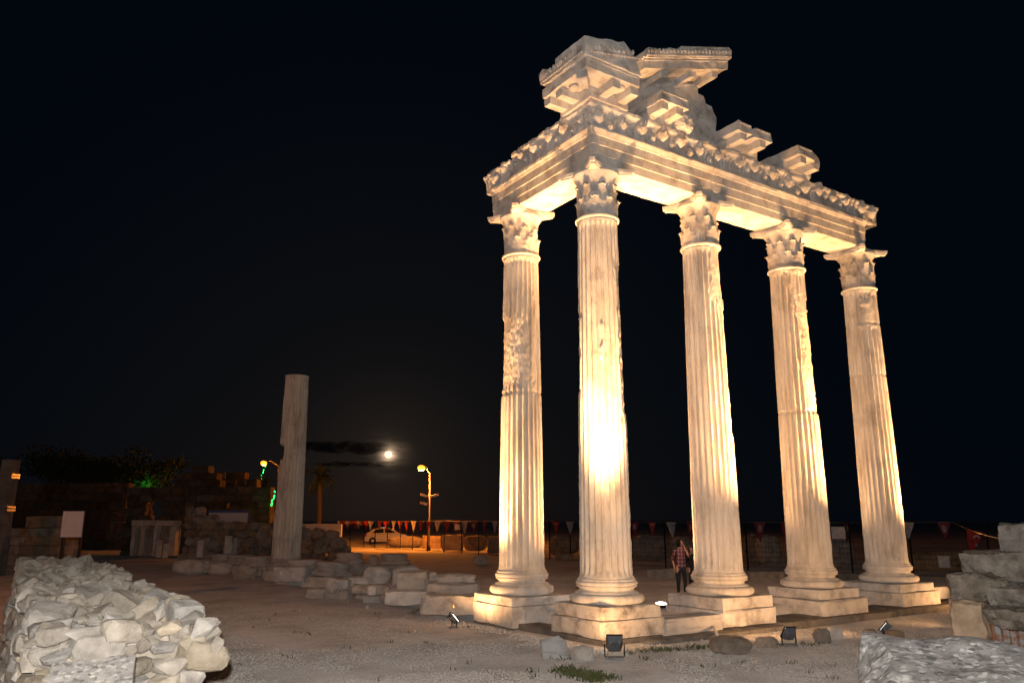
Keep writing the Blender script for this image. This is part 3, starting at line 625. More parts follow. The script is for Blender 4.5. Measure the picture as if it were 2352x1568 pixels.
mk('bed_moulding', extr('bed_moulding', [(-.38,ZF1+.006),(.50,ZF1+.006),(.56,ZF1+.07),(.58,11.28),(-.38,11.28)], 5.75, 6.80, .015, 5, 141), MAT['marble'], t)
s_ = mk('corona', plan_slab('corona', [(5.75,-1.0),(6.30,-1.0),(6.88,-.78),(6.95,.1),(6.8,.6),(5.72,.6)], 11.30, 11.54, .035, 142, 3.6), MAT['marble'], t)
mb = MB(); beads(mb, (5.78,-1.01,11.50), (6.28,-1.01,11.50), .055, .026); mk('carved_band', mb.mesh('carved_band', True), MAT['marble'], s_)
bracket(t, 5.98, -.50, 143); bracket(t, 6.55, -.45, 144)
# ------------------------------------------------------------------ foundation between the pedestals
tag(mk('threshold_stone', rough_box('threshold_stone', 1.62, .60, .30, 9, .008, .04, 150), MAT['marble_vein'], None, (1.55, -.42, .28)), 'grey veined marble threshold stone between the corner pedestal and next', 'stone block')
tag(mk('foundation_strip', rough_box('foundation_strip', 3.7, 1.1, .32, 9, .02, .08, 151), MAT['foundation'], None, (2.0, -.50, -.03)), 'low dark foundation strip under the veined threshold stone', 'foundation')
tag(mk('foundation_strip', rough_box('foundation_strip', 4.0, 1.2, .40, 9, .025, .1, 152), MAT['foundation'], None, (5.90, -.44, -.05)), 'long dark foundation strip under the second column from the right', 'foundation')
tag(mk('foundation_strip', rough_box('foundation_strip', 4.6, 1.2, .42, 9, .025, .1, 153), MAT['foundation'], None, (10.25, -.42, -.05)), 'dark foundation strip running right from under the rightmost column', 'foundation')
tag(mk('step_stone', rough_box('step_stone', 2.6, .7, .30, 9, .012, .05, 154), MAT['marble'], None, (11.55, -.20, .42)), 'pale moulded step stone lying right of the rightmost pedestal', 'stone block')
tag(mk('step_stone', rough_box('step_stone', .9, 1.45, .26, 8, .012, .05, 155), MAT['foundation'], None, (-.18, 1.48, .06)), 'flat low stone between the leftmost two pedestals', 'stone block')
tag(mk('footing_stone', rough_box('footing_stone', 1.50, 1.50, .22, 8, .02, .08, 156), MAT['foundation'], None, (.03, .03, .10)), 'rough footing stone under the corner pedestal', 'stone block')
tag(mk('footing_stone', rough_box('footing_stone', 1.56, 1.56, .20, 8, .02, .08, 157), MAT['foundation'], None, (.02, AY, .05)), 'rough footing stone under the leftmost pedestal', 'stone block')
# ------------------------------------------------------------------ lamps
def spot(parent, loc, target, power, ang=70, blend=.8, col=WARM, rad=.06, name='floodlight_beam'):
    l = bpy.data.lights.new(name, 'SPOT'); l.energy = power; l.spot_size = R(ang); l.spot_blend = blend; l.color = col; l.shadow_soft_size = rad
    o = bpy.data.objects.new(name, l); COL.objects.link(o); o.location = [float(v) for v in loc]
    d = Vector([float(v) for v in target])-Vector([float(v) for v in loc]); o.rotation_euler = d.to_track_quat('-Z', 'Y').to_euler()
    if parent is not None:
        o.parent = parent; bpy.context.view_layer.update(); o.matrix_parent_inverse = parent.matrix_world.inverted()
    return o
def housing_mesh(w, h, d):
    bm = bmesh.new()
    vs = [bm.verts.new(p) for p in [(-w/2,0,0),(w/2,0,0),(w/2,0,h),(-w/2,0,h),(-w*.36,-d,h*.16),(w*.36,-d,h*.16),(w*.36,-d,h*.86),(-w*.36,-d,h*.86)]]
    for f in [(0,1,2,3),(7,6,5,4),(0,4,5,1),(1,5,6,2),(2,6,7,3),(3,7,4,0)]: bm.faces.new([vs[i] for i in f])
    bmesh.ops.recalc_face_normals(bm, faces=bm.faces[:]); bmesh.ops.bevel(bm, geom=bm.edges[:], offset=.018, segments=2, profile=.5, affect='EDGES')
    return bm2('housing', bm)
def floodlight(label, px, py, face_to, power, tilt=.9, ang=75, target=None, size=1., yaw_off=0., extra=None, pos=None, spill=150, tight=0):
    p = np.array(pos) if pos is not None else GP(px, py); g_ = gz(p[0], p[1]) if pos is None else p[2]
    d = np.array(face_to[:2])-p[:2]; rz = math.atan2(d[1], d[0])-PI/2+yaw_off
    t = thing('floodlight', label, 'floodlight', (p[0], p[1], g_-.005), rz, 'floodlights around the temple')
    w, h, dd = .34*size, .38*size, .15*size; zc_ = .30*size
    hs = mk('housing', housing_mesh(w, h, dd), MAT['flood_metal'], t, (0, h*.5*math.sin(tilt)*0, zc_), rot=(tilt*.8, 0, 0))
    # housing turned about its bracket axis; lens on the far face
    a_ = tilt*.8; hs.location = (0, h*.5*math.sin(a_), zc_-h*.5*math.cos(a_)+.03)
    fr = MB(); fr.box(-w*.5, w*.5, .0, .022, -.0, .02); fr.box(-w*.5, w*.5, 0, .022, h-.02, h); fr.box(-w*.5, -w*.5+.02, 0, .022, .02, h-.02); fr.box(w*.5-.02, w*.5, 0, .022, .02, h-.02)
    mk('frame', fr.mesh('frame'), MAT['dark_metal'], hs, (0, .004, 0))
    mb = MB(); mb.box(-w*.45, w*.45, .006, .012, .022, h-.022); mk('lens', mb.mesh('lens'), MAT['lens_warm'], hs)
    mb = MB(); mb.box(-w*.22, w*.22, -dd-.02, -dd+.02, h*.72, h*.98); mk('junction_box', mb.mesh('junction_box'), MAT['flood_metal'], hs)
    mb = MB(); bw = w*.5+.025; mb.tube([(-bw,0,zc_),(-bw,0,.05),(-bw+.03,0,.012),(bw-.03,0,.012),(bw,0,.05),(bw,0,zc_)], .012, 6); mk('bracket', mb.mesh('bracket', True), MAT['dark_metal'], t)
    mb = MB(); mb.box(-w*.55, w*.55, -.14*size, .12*size, 0, .035); mk('foot_slab', mb.mesh('foot_slab'), MAT['concrete'], t)
    fwd = np.array([-math.sin(rz), math.cos(rz), 0.])
    lp = p+fwd*(.012+.07*math.cos(a_)); lp[2] = g_+zc_+.03+.07*math.sin(a_)
    spot(t, lp, target, power, ang, 1.0)
    if extra: spot(t, lp+np.array([0,0,.01]), extra[0], extra[1], extra[2], 1.0)
    if tight: spot(t, lp+np.array([0,0,.03]), (target[0], target[1], target[2]-1.6), tight, 18, 1.0)
    if spill: spot(t, lp+np.array([0,0,.02]), (face_to[0], face_to[1], 3.5), spill, 165, .6)
    return t
floodlight('grey floodlight seen from behind on the ground before the corner column', 1412, 1512, (0, 0), 8500, .9, 34, (0, 0, 6.6), .78, extra=((.5, -.4, 10.6), 850, 70), tight=8500)
t2 = floodlight('dark floodlight with a yellow tag on the ground before the leftmost pedestal', 1043, 1442, (0, AY), 7500, .9, 44, (0, AY, 5.2), .62, extra=((-.5, 1.9, 10.6), 800, 70))
mb = MB(); mb.tube([(.05,-.05,.40), (.06,-.06,.46), (.08,-.05,.50)], .014, 5); mb.tube([(.06,-.06,.45), (.02,-.05,.49)], .01, 5); mk('cable_tag', mb.mesh('cable_tag'), MAT['yellow_tag'], t2)
floodlight('scuffed floodlight on the ground in front of the third column', 1813, 1482, (S, 0), 1500, .9, 44, (S, 0, 6.6), .66, extra=((1.7, -.4, 10.6), 780, 70))
floodlight('dark floodlight among stones below the second column from the right', 2031, 1464, (S, 0), 17000, .9, 38, (S, 0, 5.6), .62, spill=70, extra=((4.6, -.4, 10.6), 1050, 70))
floodlight('floodlight behind the foot of the ruined pier', 0, 0, (2*S, 0), 17000, .9, 38, (2*S, 0, 5.6), .62, spill=70, extra=((7.4, -.4, 10.6), 1100, 70), pos=(7.3, -2.9, .20))
floodlight('floodlight on the ground in front of the rightmost column', 0, 0, (3*S, 0), 12000, .9, 42, (3*S, 0, 5.4), .62, extra=((3*S-.4, -.3, 10.5), 800, 70), pos=(10.3, -2.1, .20))
# uplights set in the floor behind the columns
def uplight(label, pos, target, power, ang=95, white=True):
    t = thing('ground_uplight', label, 'floor lamp', pos, 0, 'uplights set in the temple floor')
    mb = MB(); mb.lathe([(.15,-.05),(.17,.0),(.17,.02),(.135,.024),(.13,.012)], 24); mk('rim', mb.mesh('rim', True), MAT['dark_metal'], t)
    mb = MB(); mb.lathe([(.132,.0),(.125,.03),(.08,.055),(.02,.065)], 24); mk('lens', mb.mesh('lens', True), MAT['lens_white'], t)
    spot(t, (pos[0], pos[1], pos[2]+.12), target, power, ang, 1.0, WARM, .08); return t
pu = onz(1518, 1389, .60)
uplight('glowing round uplight in the floor between the corner column and next', (pu[0], pu[1], gz(pu[0], pu[1])+.09), (1.3, .0, 9.7), 2200)
uplight('floor uplight behind the pedestals of leftmost and corner columns', (.95, 1.55, gz(.95,1.55)+.03), (.1, 1.5, 9.7), 2300)
uplight('floor uplight behind the pedestal of the third column', (4.3, .95, gz(4.3,.95)+.03), (4.6, .1, 9.7), 1700)
uplight('floor uplight behind the pedestal of the fourth column', (7.5, .95, gz(7.5,.95)+.03), (7.7, .1, 9.7), 1400)
# ------------------------------------------------------------------ rubble wall in the left foreground
wall_dir = np.array([-.535, .845]); wall_nor = np.array([.845, .535])          # (lateral, depth)
def WL(s, u_, z):                  # along the wall from its near end, across it, height
    q = np.array([-2.70, 5.72])+wall_dir*s+wall_nor*u_; p = LD(q[0], q[1], z); return p
def wall_top(s, u_):
    e = min(1., max(0., (s+.05)/2.1)); e = e*e*(3-2*e)
    return 1.63+.16*e+.09*n1(s*1.3+u_*.7, 31)+.05*n1(s*3.1+u_*2.3, 32)-.06*abs(u_/.7)**3-.12*max(0, s-9.5)/2
wall = thing('rubble_wall', 'thick ruined wall of loose pale rubble stones in the left foreground', 'wall', WL(5, 0, .2))
bpy.context.view_layer.update()
def keep(o): o.location = Vector(o.location)-wall.location; o.parent = wall; return o
V = []; Fc = []; ns, nu = 60, 12
rows = np.linspace(.05, 11.2, ns)
for s in rows:
    prof = [(-.46,.1),(-.42,.8)]+[(u_, wall_top(s, u_)-.13) for u_ in np.linspace(-.38,.46,nu-4)]+[(.50,.8),(.56,.1)]
    V += [WL(s, a, z) for a, z in prof]
for i in range(ns-1):
    for k in range(nu-1): Fc.append((i*nu+k, i*nu+k+1, (i+1)*nu+k+1, (i+1)*nu+k))
Fc.append(tuple(range(nu))[::-1]); Fc.append(tuple((ns-1)*nu+k for k in range(nu)))
core_m = pyd('mortar_core', disp(np.array(V), .05, 4, 8), Fc); o = mk('mortar_core', core_m, MAT['mortar'])
bm = bmesh.new(); bm.from_mesh(core_m); bmesh.ops.recalc_face_normals(bm, faces=bm.faces[:]); bm.to_mesh(core_m); bm.free(); keep(o)
ROCKS = [rock('stone', 200+k, flat=random.choice([.55,.65,.8,.9]), npt=random.choice([10,12,14,18]), jag=.38, bev=.022) if k % 3 else boulder('stone', 1.05, .85, random.choice([.45,.55,.7]), 640+k, .26, 1.5, 2, power=.5) for k in range(30)]
for k in range(0, 30, 3):
    for v in ROCKS[k].vertices: v.co.z -= .28
for mm in ROCKS: mm.materials.append(MAT['rubble'])
stones = []
rr = random.Random(5)
s = .0
while s < 11.2:                                       # top of the wall
    st = .108+.004*s
    for k in range(int(.98/st)+1):
        u_ = -.42+k*st+rr.uniform(-.07,.07); ss = s+rr.uniform(-.09,.09)
        sz = rr.choice([.10,.13,.16,.19,.24])*rr.uniform(.85,1.15)
        stones.append((ss, u_, wall_top(ss, u_)-.10+rr.uniform(-.04,.05), sz, (rr.uniform(-.6,.6), rr.uniform(-.6,.6), rr.uniform(0, 6.28)), rr.uniform(.9,1.4)))
    s += st*1.1
for z in np.arange(.5, 1.7, .115):                   # near end, stones laid in rough courses
    u_ = -.48
    while u_ < .50:
        w = rr.uniform(.13,.27); back = (z-.2)*.10+rr.uniform(-.06,.06)
        if z < wall_top(.3, u_)+.1: stones.append((-.20+back, u_+w/2, z, w*1.05, (rr.uniform(-.22,.22), rr.uniform(-.25,.25), -math.atan2(wall_nor[1], wall_nor[0])*0+rr.uniform(-.4,.4)+.4), 1.1))
        u_ += w
for z in np.arange(.25, 1.75, .12):                   # right hand flank
    s = .05
    while s < 6.5:
        w = rr.uniform(.16,.32); stones.append((s+w/2, .57-.05*(z-.2)+rr.uniform(-.04,.05), z, w*1.0, (rr.uniform(-.2,.2), rr.uniform(-.2,.2), math.atan2(wall_dir[1], wall_dir[0])-YAW+rr.uniform(-.25,.25)), .9)); s += w
for z in np.arange(.6, 1.75, .13):                     # left hand flank
    s = 0.
    while s < 8:
        w = rr.uniform(.18,.34); stones.append((s+w/2, -.47+.05*(z-.2), z, w*1.15, (rr.uniform(-.2,.2), rr.uniform(-.2,.2), math.atan2(wall_dir[1], wall_dir[0])-YAW+rr.uniform(-.25,.25)), .9)); s += w
def shows(st_):                                        # apparent size, only inside the picture
    p = WL(st_[0], st_[1], st_[2]); d = p-CAM; D = d@_w
    px = CX+F_PX*(d@RT)/D; py = CY-F_PX*(d@_u)/D
    vis = -20 < px < 2380 and py < 1600
    hid = (st_[1] > .70 and st_[0] > 0 and False)
    return (st_[3]/D) if vis else 0
order = sorted(range(len(stones)), key=lambda i: -shows(stones[i]))
far_mb = MB()
for rank, i in enumerate(order):
    ss, u_, z, sz, rot, zs = stones[i]; mm = ROCKS[rr.randrange(len(ROCKS))]; p = WL(ss, u_, z)
    if rank < 298:
        keep(mk('stone', mm, None, None, p, rot=rot, scale=(sz*1.25, sz*1.1, sz*zs)))
    else:
        M = Matrix.LocRotScale(Vector(p)-wall.location, __import__('mathutils').Euler(rot), Vector((sz*1.25, sz*1.1, sz*zs)))
        far_mb.add([M @ v.co for v in mm.vertices], [tuple(pp.vertices) for pp in mm.polygons])
tag(mk('small_stones', far_mb.mesh('small_stones'), MAT['rubble'], wall), kind='stuff')
# ------------------------------------------------------------------ concrete and conglomerate near the camera
def lat_slab(name, pts, z0, z1, mat, label, cat, amp=.03, seed=0, f=4, cuts=5, slope=0.):
    c = np.mean(np.array(pts), 0)
    m = rough_poly(name, [(a-c[0], b_-c[1]) for a, b_ in pts], z0, z1, amp, f, cuts, seed)
    for v in m.vertices: v.co = (v.co.x, v.co.z, v.co.y)
    ym = max(v.co.y for v in m.vertices)
    for v in m.vertices:
        if v.co.z > .8: v.co.z -= slope*(ym-v.co.y)
    m.flip_normals()
    return tag(mk(name, m, MAT[mat], None, LD(c[0], c[1], 0), -YAW), label, cat)
lat_slab('concrete_block', [(-2.70,4.92),(-2.26,5.02),(-1.74,3.8),(-1.6,3.5),(-2.08,3.5),(-2.22,3.85)], .1, 1.61, 'concrete', 'dark grey aggregate concrete block before the rubble wall', 'concrete block', .018, 160, slope=.30)
slab_m = rough_box('conglomerate_slab', 2.9, 2.5, 1.56, 46, .075, .34, 161, 2.4)
for v in slab_m.vertices:
    if v.co.z > .9: v.co.z -= .17*(.6-v.co.y)+.02*v.co.x
tag(mk('conglomerate_slab', slab_m, MAT['conglomerate'], None, LD(3.53, 4.78, -.11), -YAW-.42), 'rough pale grey conglomerate slab in the bottom right corner', 'boulder')
tag(mk('conglomerate_lump', rough_box('conglomerate_lump', 1.6, .8, .30, 26, .08, .2, 162, 3.), MAT['conglomerate'], None, LD(3.2, 4.0, 1.10), -YAW-.3), 'smaller pale lump on top of the bottom right slab', 'boulder')
tag(mk('conglomerate_block', rough_box('conglomerate_block', 1.0, 1.0, 1.42, 26, .07, .25, 163, 2.6), MAT['conglomerate'], None, LD(4.75, 6.5, .05), -YAW-.5), 'pale block at the right edge behind the big slab', 'boulder')
# ruined pier at the right edge
def pier_block(label, px0, px1, py0, py1, D, dep, seed, mat='pier_stone', name='pier_block'):
    a = at(px0, py1, D); b_ = at(px1, py0, D); w = float((b_-a)@RT); h = float(at((px0+px1)/2, py0, D)[2]-at((px0+px1)/2, py1, D)[2])
    m = rough_box('block', w*1.03, dep, h*1.0, 30, .065, .20, seed, 3.4)
    c = (a+np.array(at(px1, py1, D)))/2+FW*dep/2
    return tag(mk(name, m, MAT[mat], None, (c[0], c[1], min(a[2], c[2])), -YAW-math.atan(((px0+px1)/2-CX)/F_PX)), label, 'stone block', 'blocks of the ruined pier at the right edge')
pier_block('topmost narrow block of the ruined pier at the right edge', 2362, 2440, 1204, 1272, 9.2, .7, 171)
pier_block('wide weathered block of the ruined pier below its topmost block', 2286, 2450, 1268, 1338, 9.3, .8, 172)
pier_block('low jutting block of the ruined pier with chipped left corner', 2240, 2350, 1322, 1384, 9.0, .7, 173)
pier_block('big right block of the ruined pier cut by the picture edge', 2350, 2470, 1345, 1402, 8.7, .9, 174)
pier_block('lowest right block of the ruined pier above the pale slab', 2345, 2470, 1400, 1452, 8.6, .9, 176)
pier_block('brown eroded foot block of the ruined pier', 2242, 2300, 1384, 1500, 9.2, .6, 175, 'sandstone')
# rusty ribbed jamb set in the pier
a = at(2285, 1470, 9.3); t = thing('iron_jamb', 'rusty ribbed iron jamb standing upright in the ruined pier', 'iron post', (a[0], a[1], a[2]-.25), -YAW)
for k in range(4):
    mb = MB(); mb.box(.085*k, .085*k+.06, -.03-.012*(k % 2), .05, 0, .52); mk('rib', mb.mesh('rib'), MAT['old_iron'], t)
mb = MB(); mb.box(-.02, .36, .0, .08, 0, .50); mk('back_plate', mb.mesh('back_plate'), MAT['rust'], t)
# ------------------------------------------------------------------ loose stones
def dep_of(px, py): p = GP(px, py); return float((p-CAM)@FW)
def box_px(x0, x1, y0, y1, D=None):
    xm = (x0+x1)/2
    if D is None: D = dep_of(xm, y1)
    b_ = at(xm, y1, D); w = float((at(x1, y1, D)-at(x0, y1, D))@RT); h = float(at(xm, y0, D)[2]-b_[2]); return b_, w, h, D
seedc = [300]
def frag(name, label, x0, x1, y0, y1, kind='boulder', D=None, dep=None, mat='fragment', cat='stone fragment', group='broken stones lying about the ruin', rz=0., sink=.04, amp=.2, sub=4, tilt=0., chip=.1):
    seedc[0] += 1; b_, w, h, D = box_px(x0, x1, y0, y1, D); dep = dep or max(.35*w, min(w, h*1.1))
    if kind == 'boulder': m = boulder(name, w*1.03, dep, h+sink, seedc[0], amp, 2.0, sub)
    elif kind == 'strat': m = boulder(name, w*1.03, dep, h+sink, seedc[0], amp, 2.0, sub, strat=.03)
    elif kind == 'box': m = rough_box(name, w*1.02, dep, h+sink, 15, .045+.06*chip, .06+chip*.5, seedc[0], 2.6)
    elif kind == 'drum':              # piece of a fluted shaft lying on its side
        r_ = (h+sink)/2; m = shaft_mesh(name, seedc[0], 0, w, [], .012, (), 20, r_, r_*.97, 24, False)
        for v in m.vertices: v.co = (v.co.z-w/2, v.co.y, v.co.x+r_)
    c = b_+FW*dep*.45
    return tag(mk(name, m, MAT[mat], None, (c[0], c[1], b_[2]-sink), rot=(0, tilt, -YAW+rz)), label, cat, group)
def Z5(x, y): return ((1200+x*.34014)/1.7415, (2150+y*.34014)/1.7415)
def f5(name, label, x0, x1, y0, y1, **k):
    a, b_ = Z5(x0, y0), Z5(x1, y1); return frag(name, label, a[0], b_[0], a[1], b_[1], **k)
f5('stone_fragment', 'large rounded boulder left of the biggest boulder in the stone heap', 715, 1050, 340, 560, D=22.5)
f5('stone_fragment', 'rough back boulder rising behind the biggest boulder of the heap', 1060, 1400, 340, 600, D=21.8)
f5('stone_fragment', 'biggest smooth faced boulder in the heap left of the temple', 1140, 1490, 400, 640, D=20.6, kind='box', chip=.35, dep=.7)
f5('stone_fragment', 'small upright pointed slab right of the biggest boulder', 1500, 1615, 400, 545, D=21.5, amp=.3, dep=.2)
f5('stone_block', 'worn layered block with humped top nearest the temple in the heap', 1560, 2050, 430, 570, D=20.0, kind='strat', amp=.16, dep=1.0, cat='stone block')
f5('stone_block', 'flat cracked block carrying the humped layered block', 1478, 2082, 545, 690, D=19.6, kind='box', dep=1.1, cat='stone block', chip=.16)
f5('stone_block', 'long smoke blackened stone beam beside the leftmost pedestal', 1435, 2115, 680, 885, D=18.6, kind='box', dep=.9, cat='stone block', mat='marble_dirty', rz=-.12)
f5('stone_block', 'moulded block lying under the biggest boulder of the heap', 990, 1480, 628, 775, D=19.5, kind='box', dep=.8, cat='stone block')
f5('stone_fragment', 'small broken block before the moulded block of the heap', 1240, 1420, 710, 805, kind='box', dep=.4)
f5('stone_fragment', 'short fluted drum piece at the left front of the stone heap', 75, 280, 610, 715, kind='drum')
f5('stone_fragment', 'pale fluted drum piece second from left in the front row', 290, 455, 598, 712, kind='drum')
f5('stone_fragment', 'drum piece with round end towards us in the front row', 465, 590, 602, 725, kind='drum', rz=1.2)
f5('stone_fragment', 'square slab tilted on edge behind the front row of drum pieces', 250, 400, 470, 605, kind='box', tilt=.55, D=21.5, dep=.35)
f5('stone_fragment', 'wedge stone on the heap left of the rounded boulder', 540, 790, 465, 560, D=22.0, amp=.3)
f5('stone_fragment', 'grey slab between the wedge stone and front drums', 420, 560, 490, 590, D=21.6, kind='box', dep=.4)
f5('stone_fragment', 'long low slab behind the centre of the stone heap', 600, 1040, 560, 650, D=20.8, kind='box', dep=.6)
f5('stone_fragment', 'small orange tinted stone right of the front drums', 640, 860, 625, 722, kind='boulder')
f5('stone_fragment', 'round knobby stone in the middle of the heap', 780, 890, 560, 668, D=20.0)
f5('stone_fragment', 'pale wedge lying foremost in the middle of the heap', 750, 950, 680, 762, kind='box', tilt=-.2, dep=.3)
f5('stone_fragment', 'tiny pink stone alone in front of the heap', 768, 808, 785, 835)
f5('stone_fragment', 'cone shaped rock on the ground left of the leftmost column base', 2035, 2215, 208, 320, amp=.28)
f5('column_stump', 'small upright cylinder stump between the two far column bases', 795, 910, 200, 325, kind='boulder', amp=.08, cat='column stump')
frag('stone_fragment', 'big broken capital lit orange at the left of the ruin', 388, 475, 1285, 1319, kind='boulder', amp=.22, dep=1.0)
frag('stone_fragment', 'dark lump right of the big broken capital', 470, 528, 1292, 1318, amp=.25)
frag('stone_fragment', 'brown lump with an orange side before the row of column bases', 526, 584, 1296, 1330, amp=.25)
frag('stone_fragment', 'low rounded stone in front of the lone column base', 600, 640, 1308, 1334, amp=.2)
frag('stone_fragment', 'flat reddish slab in front of the lone column', 630, 700, 1302, 1332, kind='box', D=27.5, dep=.8)
frag('stone_fragment', 'flat pebbly scrap on bare ground before the lone column', 700, 742, 1352, 1372, kind='boulder', amp=.2)
# stones near the temple front
frag('marble_fragment', 'striped broken marble fragment leaning on the ground before the corner pedestal', 1252, 1310, 1462, 1512, kind='box', mat='marble_vein', dep=.25, tilt=-.18, cat='marble fragment', chip=.2)
frag('stone_fragment', 'small pinkish triangular stone left of the grey floodlight', 1313, 1368, 1484, 1519, amp=.3, dep=.3)
frag('stone_fragment', 'flat brown stone between two floodlights before the temple', 1645, 1735, 1466, 1504, kind='boulder', mat='sandstone', amp=.15, dep=.7)
frag('stone_fragment', 'rounded stone right of the scuffed floodlight', 1876, 1915, 1444, 1478, amp=.2, mat='sandstone')
frag('stone_fragment', 'pinkish stone second right of the scuffed floodlight', 1908, 1942, 1441, 1468, amp=.25)
frag('stone_fragment', 'pale oval stone below the dark floodlight at right', 2018, 2048, 1462, 1478, amp=.1)
frag('stone_fragment', 'brown stone right of the dark floodlight', 2044, 2084, 1446, 1474, amp=.2, mat='sandstone')
frag('stone_fragment', 'grey stone left of the dark floodlight', 1990, 2020, 1444, 1468, amp=.2, mat='sandstone')
frag('stone_fragment', 'rough stone leaning on the foundation below the third column', 1740, 1790, 1462, 1488, amp=.25, mat='sandstone')
a = GP(1632, 1448); b_ = GP(1655, 1478)
mb = MB(); mb.tube([a+np.array([0,0,.25]), b_+np.array([0,0,.03])], .03, 8); tag(mk('plastic_pipe', mb.mesh('plastic_pipe', True), MAT['cable']), 'short white plastic pipe sticking out of the foundation', 'pipe')
# ------------------------------------------------------------------ lone column and row of column bases
BASE_M = [base_mesh('base', 400+k, .022, .44, 48) for k in range(4)]
PLAT_M = [rough_box('plinth', 1.42, 1.42, .42, 7, .03, .12, 410+k, 3) for k in range(3)]
def loose_base(label, px, ytop, D, k, sc=1., rz=0., tilt=0.):
    p = at(px, ytop, D); z = p[2]-.44*sc
    t = thing('fallen_pedestal', label, 'column base', (p[0], p[1], z-.40*sc), rz, 'column bases in a row in the ruin')
    mk('plinth', PLAT_M[k % 3], MAT['fragment'], t, (0, 0, -.02), scale=sc); mk('base', BASE_M[k % 4], MAT['fragment'], t, (0, 0, .40*sc), rot=(tilt, tilt*.6, 0), scale=sc); return t
loose_base('column base farthest left in the row beside the lone column', 512, 1271.5, 37.5, 0, .92, .2)
loose_base('second column base from the left in the row', 551, 1273.5, 36.5, 1, .92, .4)
loose_base('third column base from left, just left of the lone column', 591, 1277, 34, 2, .95, .1)
loose_base('column base partly hiding the lone column foot on its right', 700, 1284.5, 29.2, 3, 1.0, .3)
loose_base('tilted column base right of the lone column, last of the near row', 763, 1289.5, 28.2, 0, 1.05, .6, .06)
loose_base('far column base right of the white wall among dark rubble', 905, 1271, 32.5, 1, .92, .2)
loose_base('dark column base behind the tilted one', 802, 1269, 33.5, 2, .95, .5)
DL = 32.; pb = at(657, 1281, DL); pt = at(681, 864, DL)
t = thing('lone_column', 'lone broken fluted column standing tall left of the moon', 'column', (pb[0], pb[1], pb[2]-.9), 0)
al = math.atan2(CAM[1]-pb[1], CAM[0]-pb[0]); hs_ = pt[2]-pb[2]
def zl(py): return float(at(668, py, DL)[2]-pb[2])
sm_l = shaft_mesh('shaft', 77, 0, hs_, [(-2.6, -.75, zl(1060), zl(1020), .26, .5), (-2.4, -.95, zl(1120), zl(1040), .06, .8), (-.5, .1, zl(930), zl(875), .03, 1.8), (-2.2, -.5, zl(1180), zl(1080), .03, 1.5)], .006, (zl(1040),), 24, .56, .47, 130, True, al)
mk('shaft', sm_l, MAT['marble_shaft'], t, (0, 0, .9))
mk('base', BASE_M[1], None, t, (0, 0, .46), scale=1.02); mk('plinth', PLAT_M[1], None, t, (0, 0, .04), scale=1.02)
def stump(label, px, y0, y1, wpx, D, flutes, seed):
    b_, w, h, D = box_px(px-wpx/2, px+wpx/2, y0, y1, D); m = shaft_mesh('column_stump', seed, 0, h+.1, [(-1, 2, h*.75, h*1.2, .08, 2)] if flutes else [], .02 if not flutes else .008, (), 20, w/2, w/2*.96, 40, False) if flutes else None
    if not flutes: mb_ = MB(); mb_.lathe([(w/2,0),(w/2*.98,h*.5),(w/2*.95,h),(w/2*.8,h+.03)], 24); m = pyd('column_stump', disp(np.array(mb_.v), .04, 2, seed), mb_.f)
    return tag(mk('column_stump', m, MAT['fragment'], None, (b_[0], b_[1], b_[2]-.08)), label, 'column stump', 'column stumps in the ruin')
stump('plain upright column stump left of the row of bases', 459, 1237, 1276, 16, 39, False, 501)
stump('short fluted column stump above the farthest left base', 523, 1231, 1273, 19, 38.6, True, 502)
stump('plain broken stump attached right of the fluted stump', 538, 1232, 1273, 12, 39.5, False, 503)
stump('thin orange lit stump beside the stone door frame', 363, 1238, 1276, 12, 42, False, 504)
stump('dark barrel like stump right of the thin orange stump', 379, 1246, 1278, 14, 42.5, False, 505)
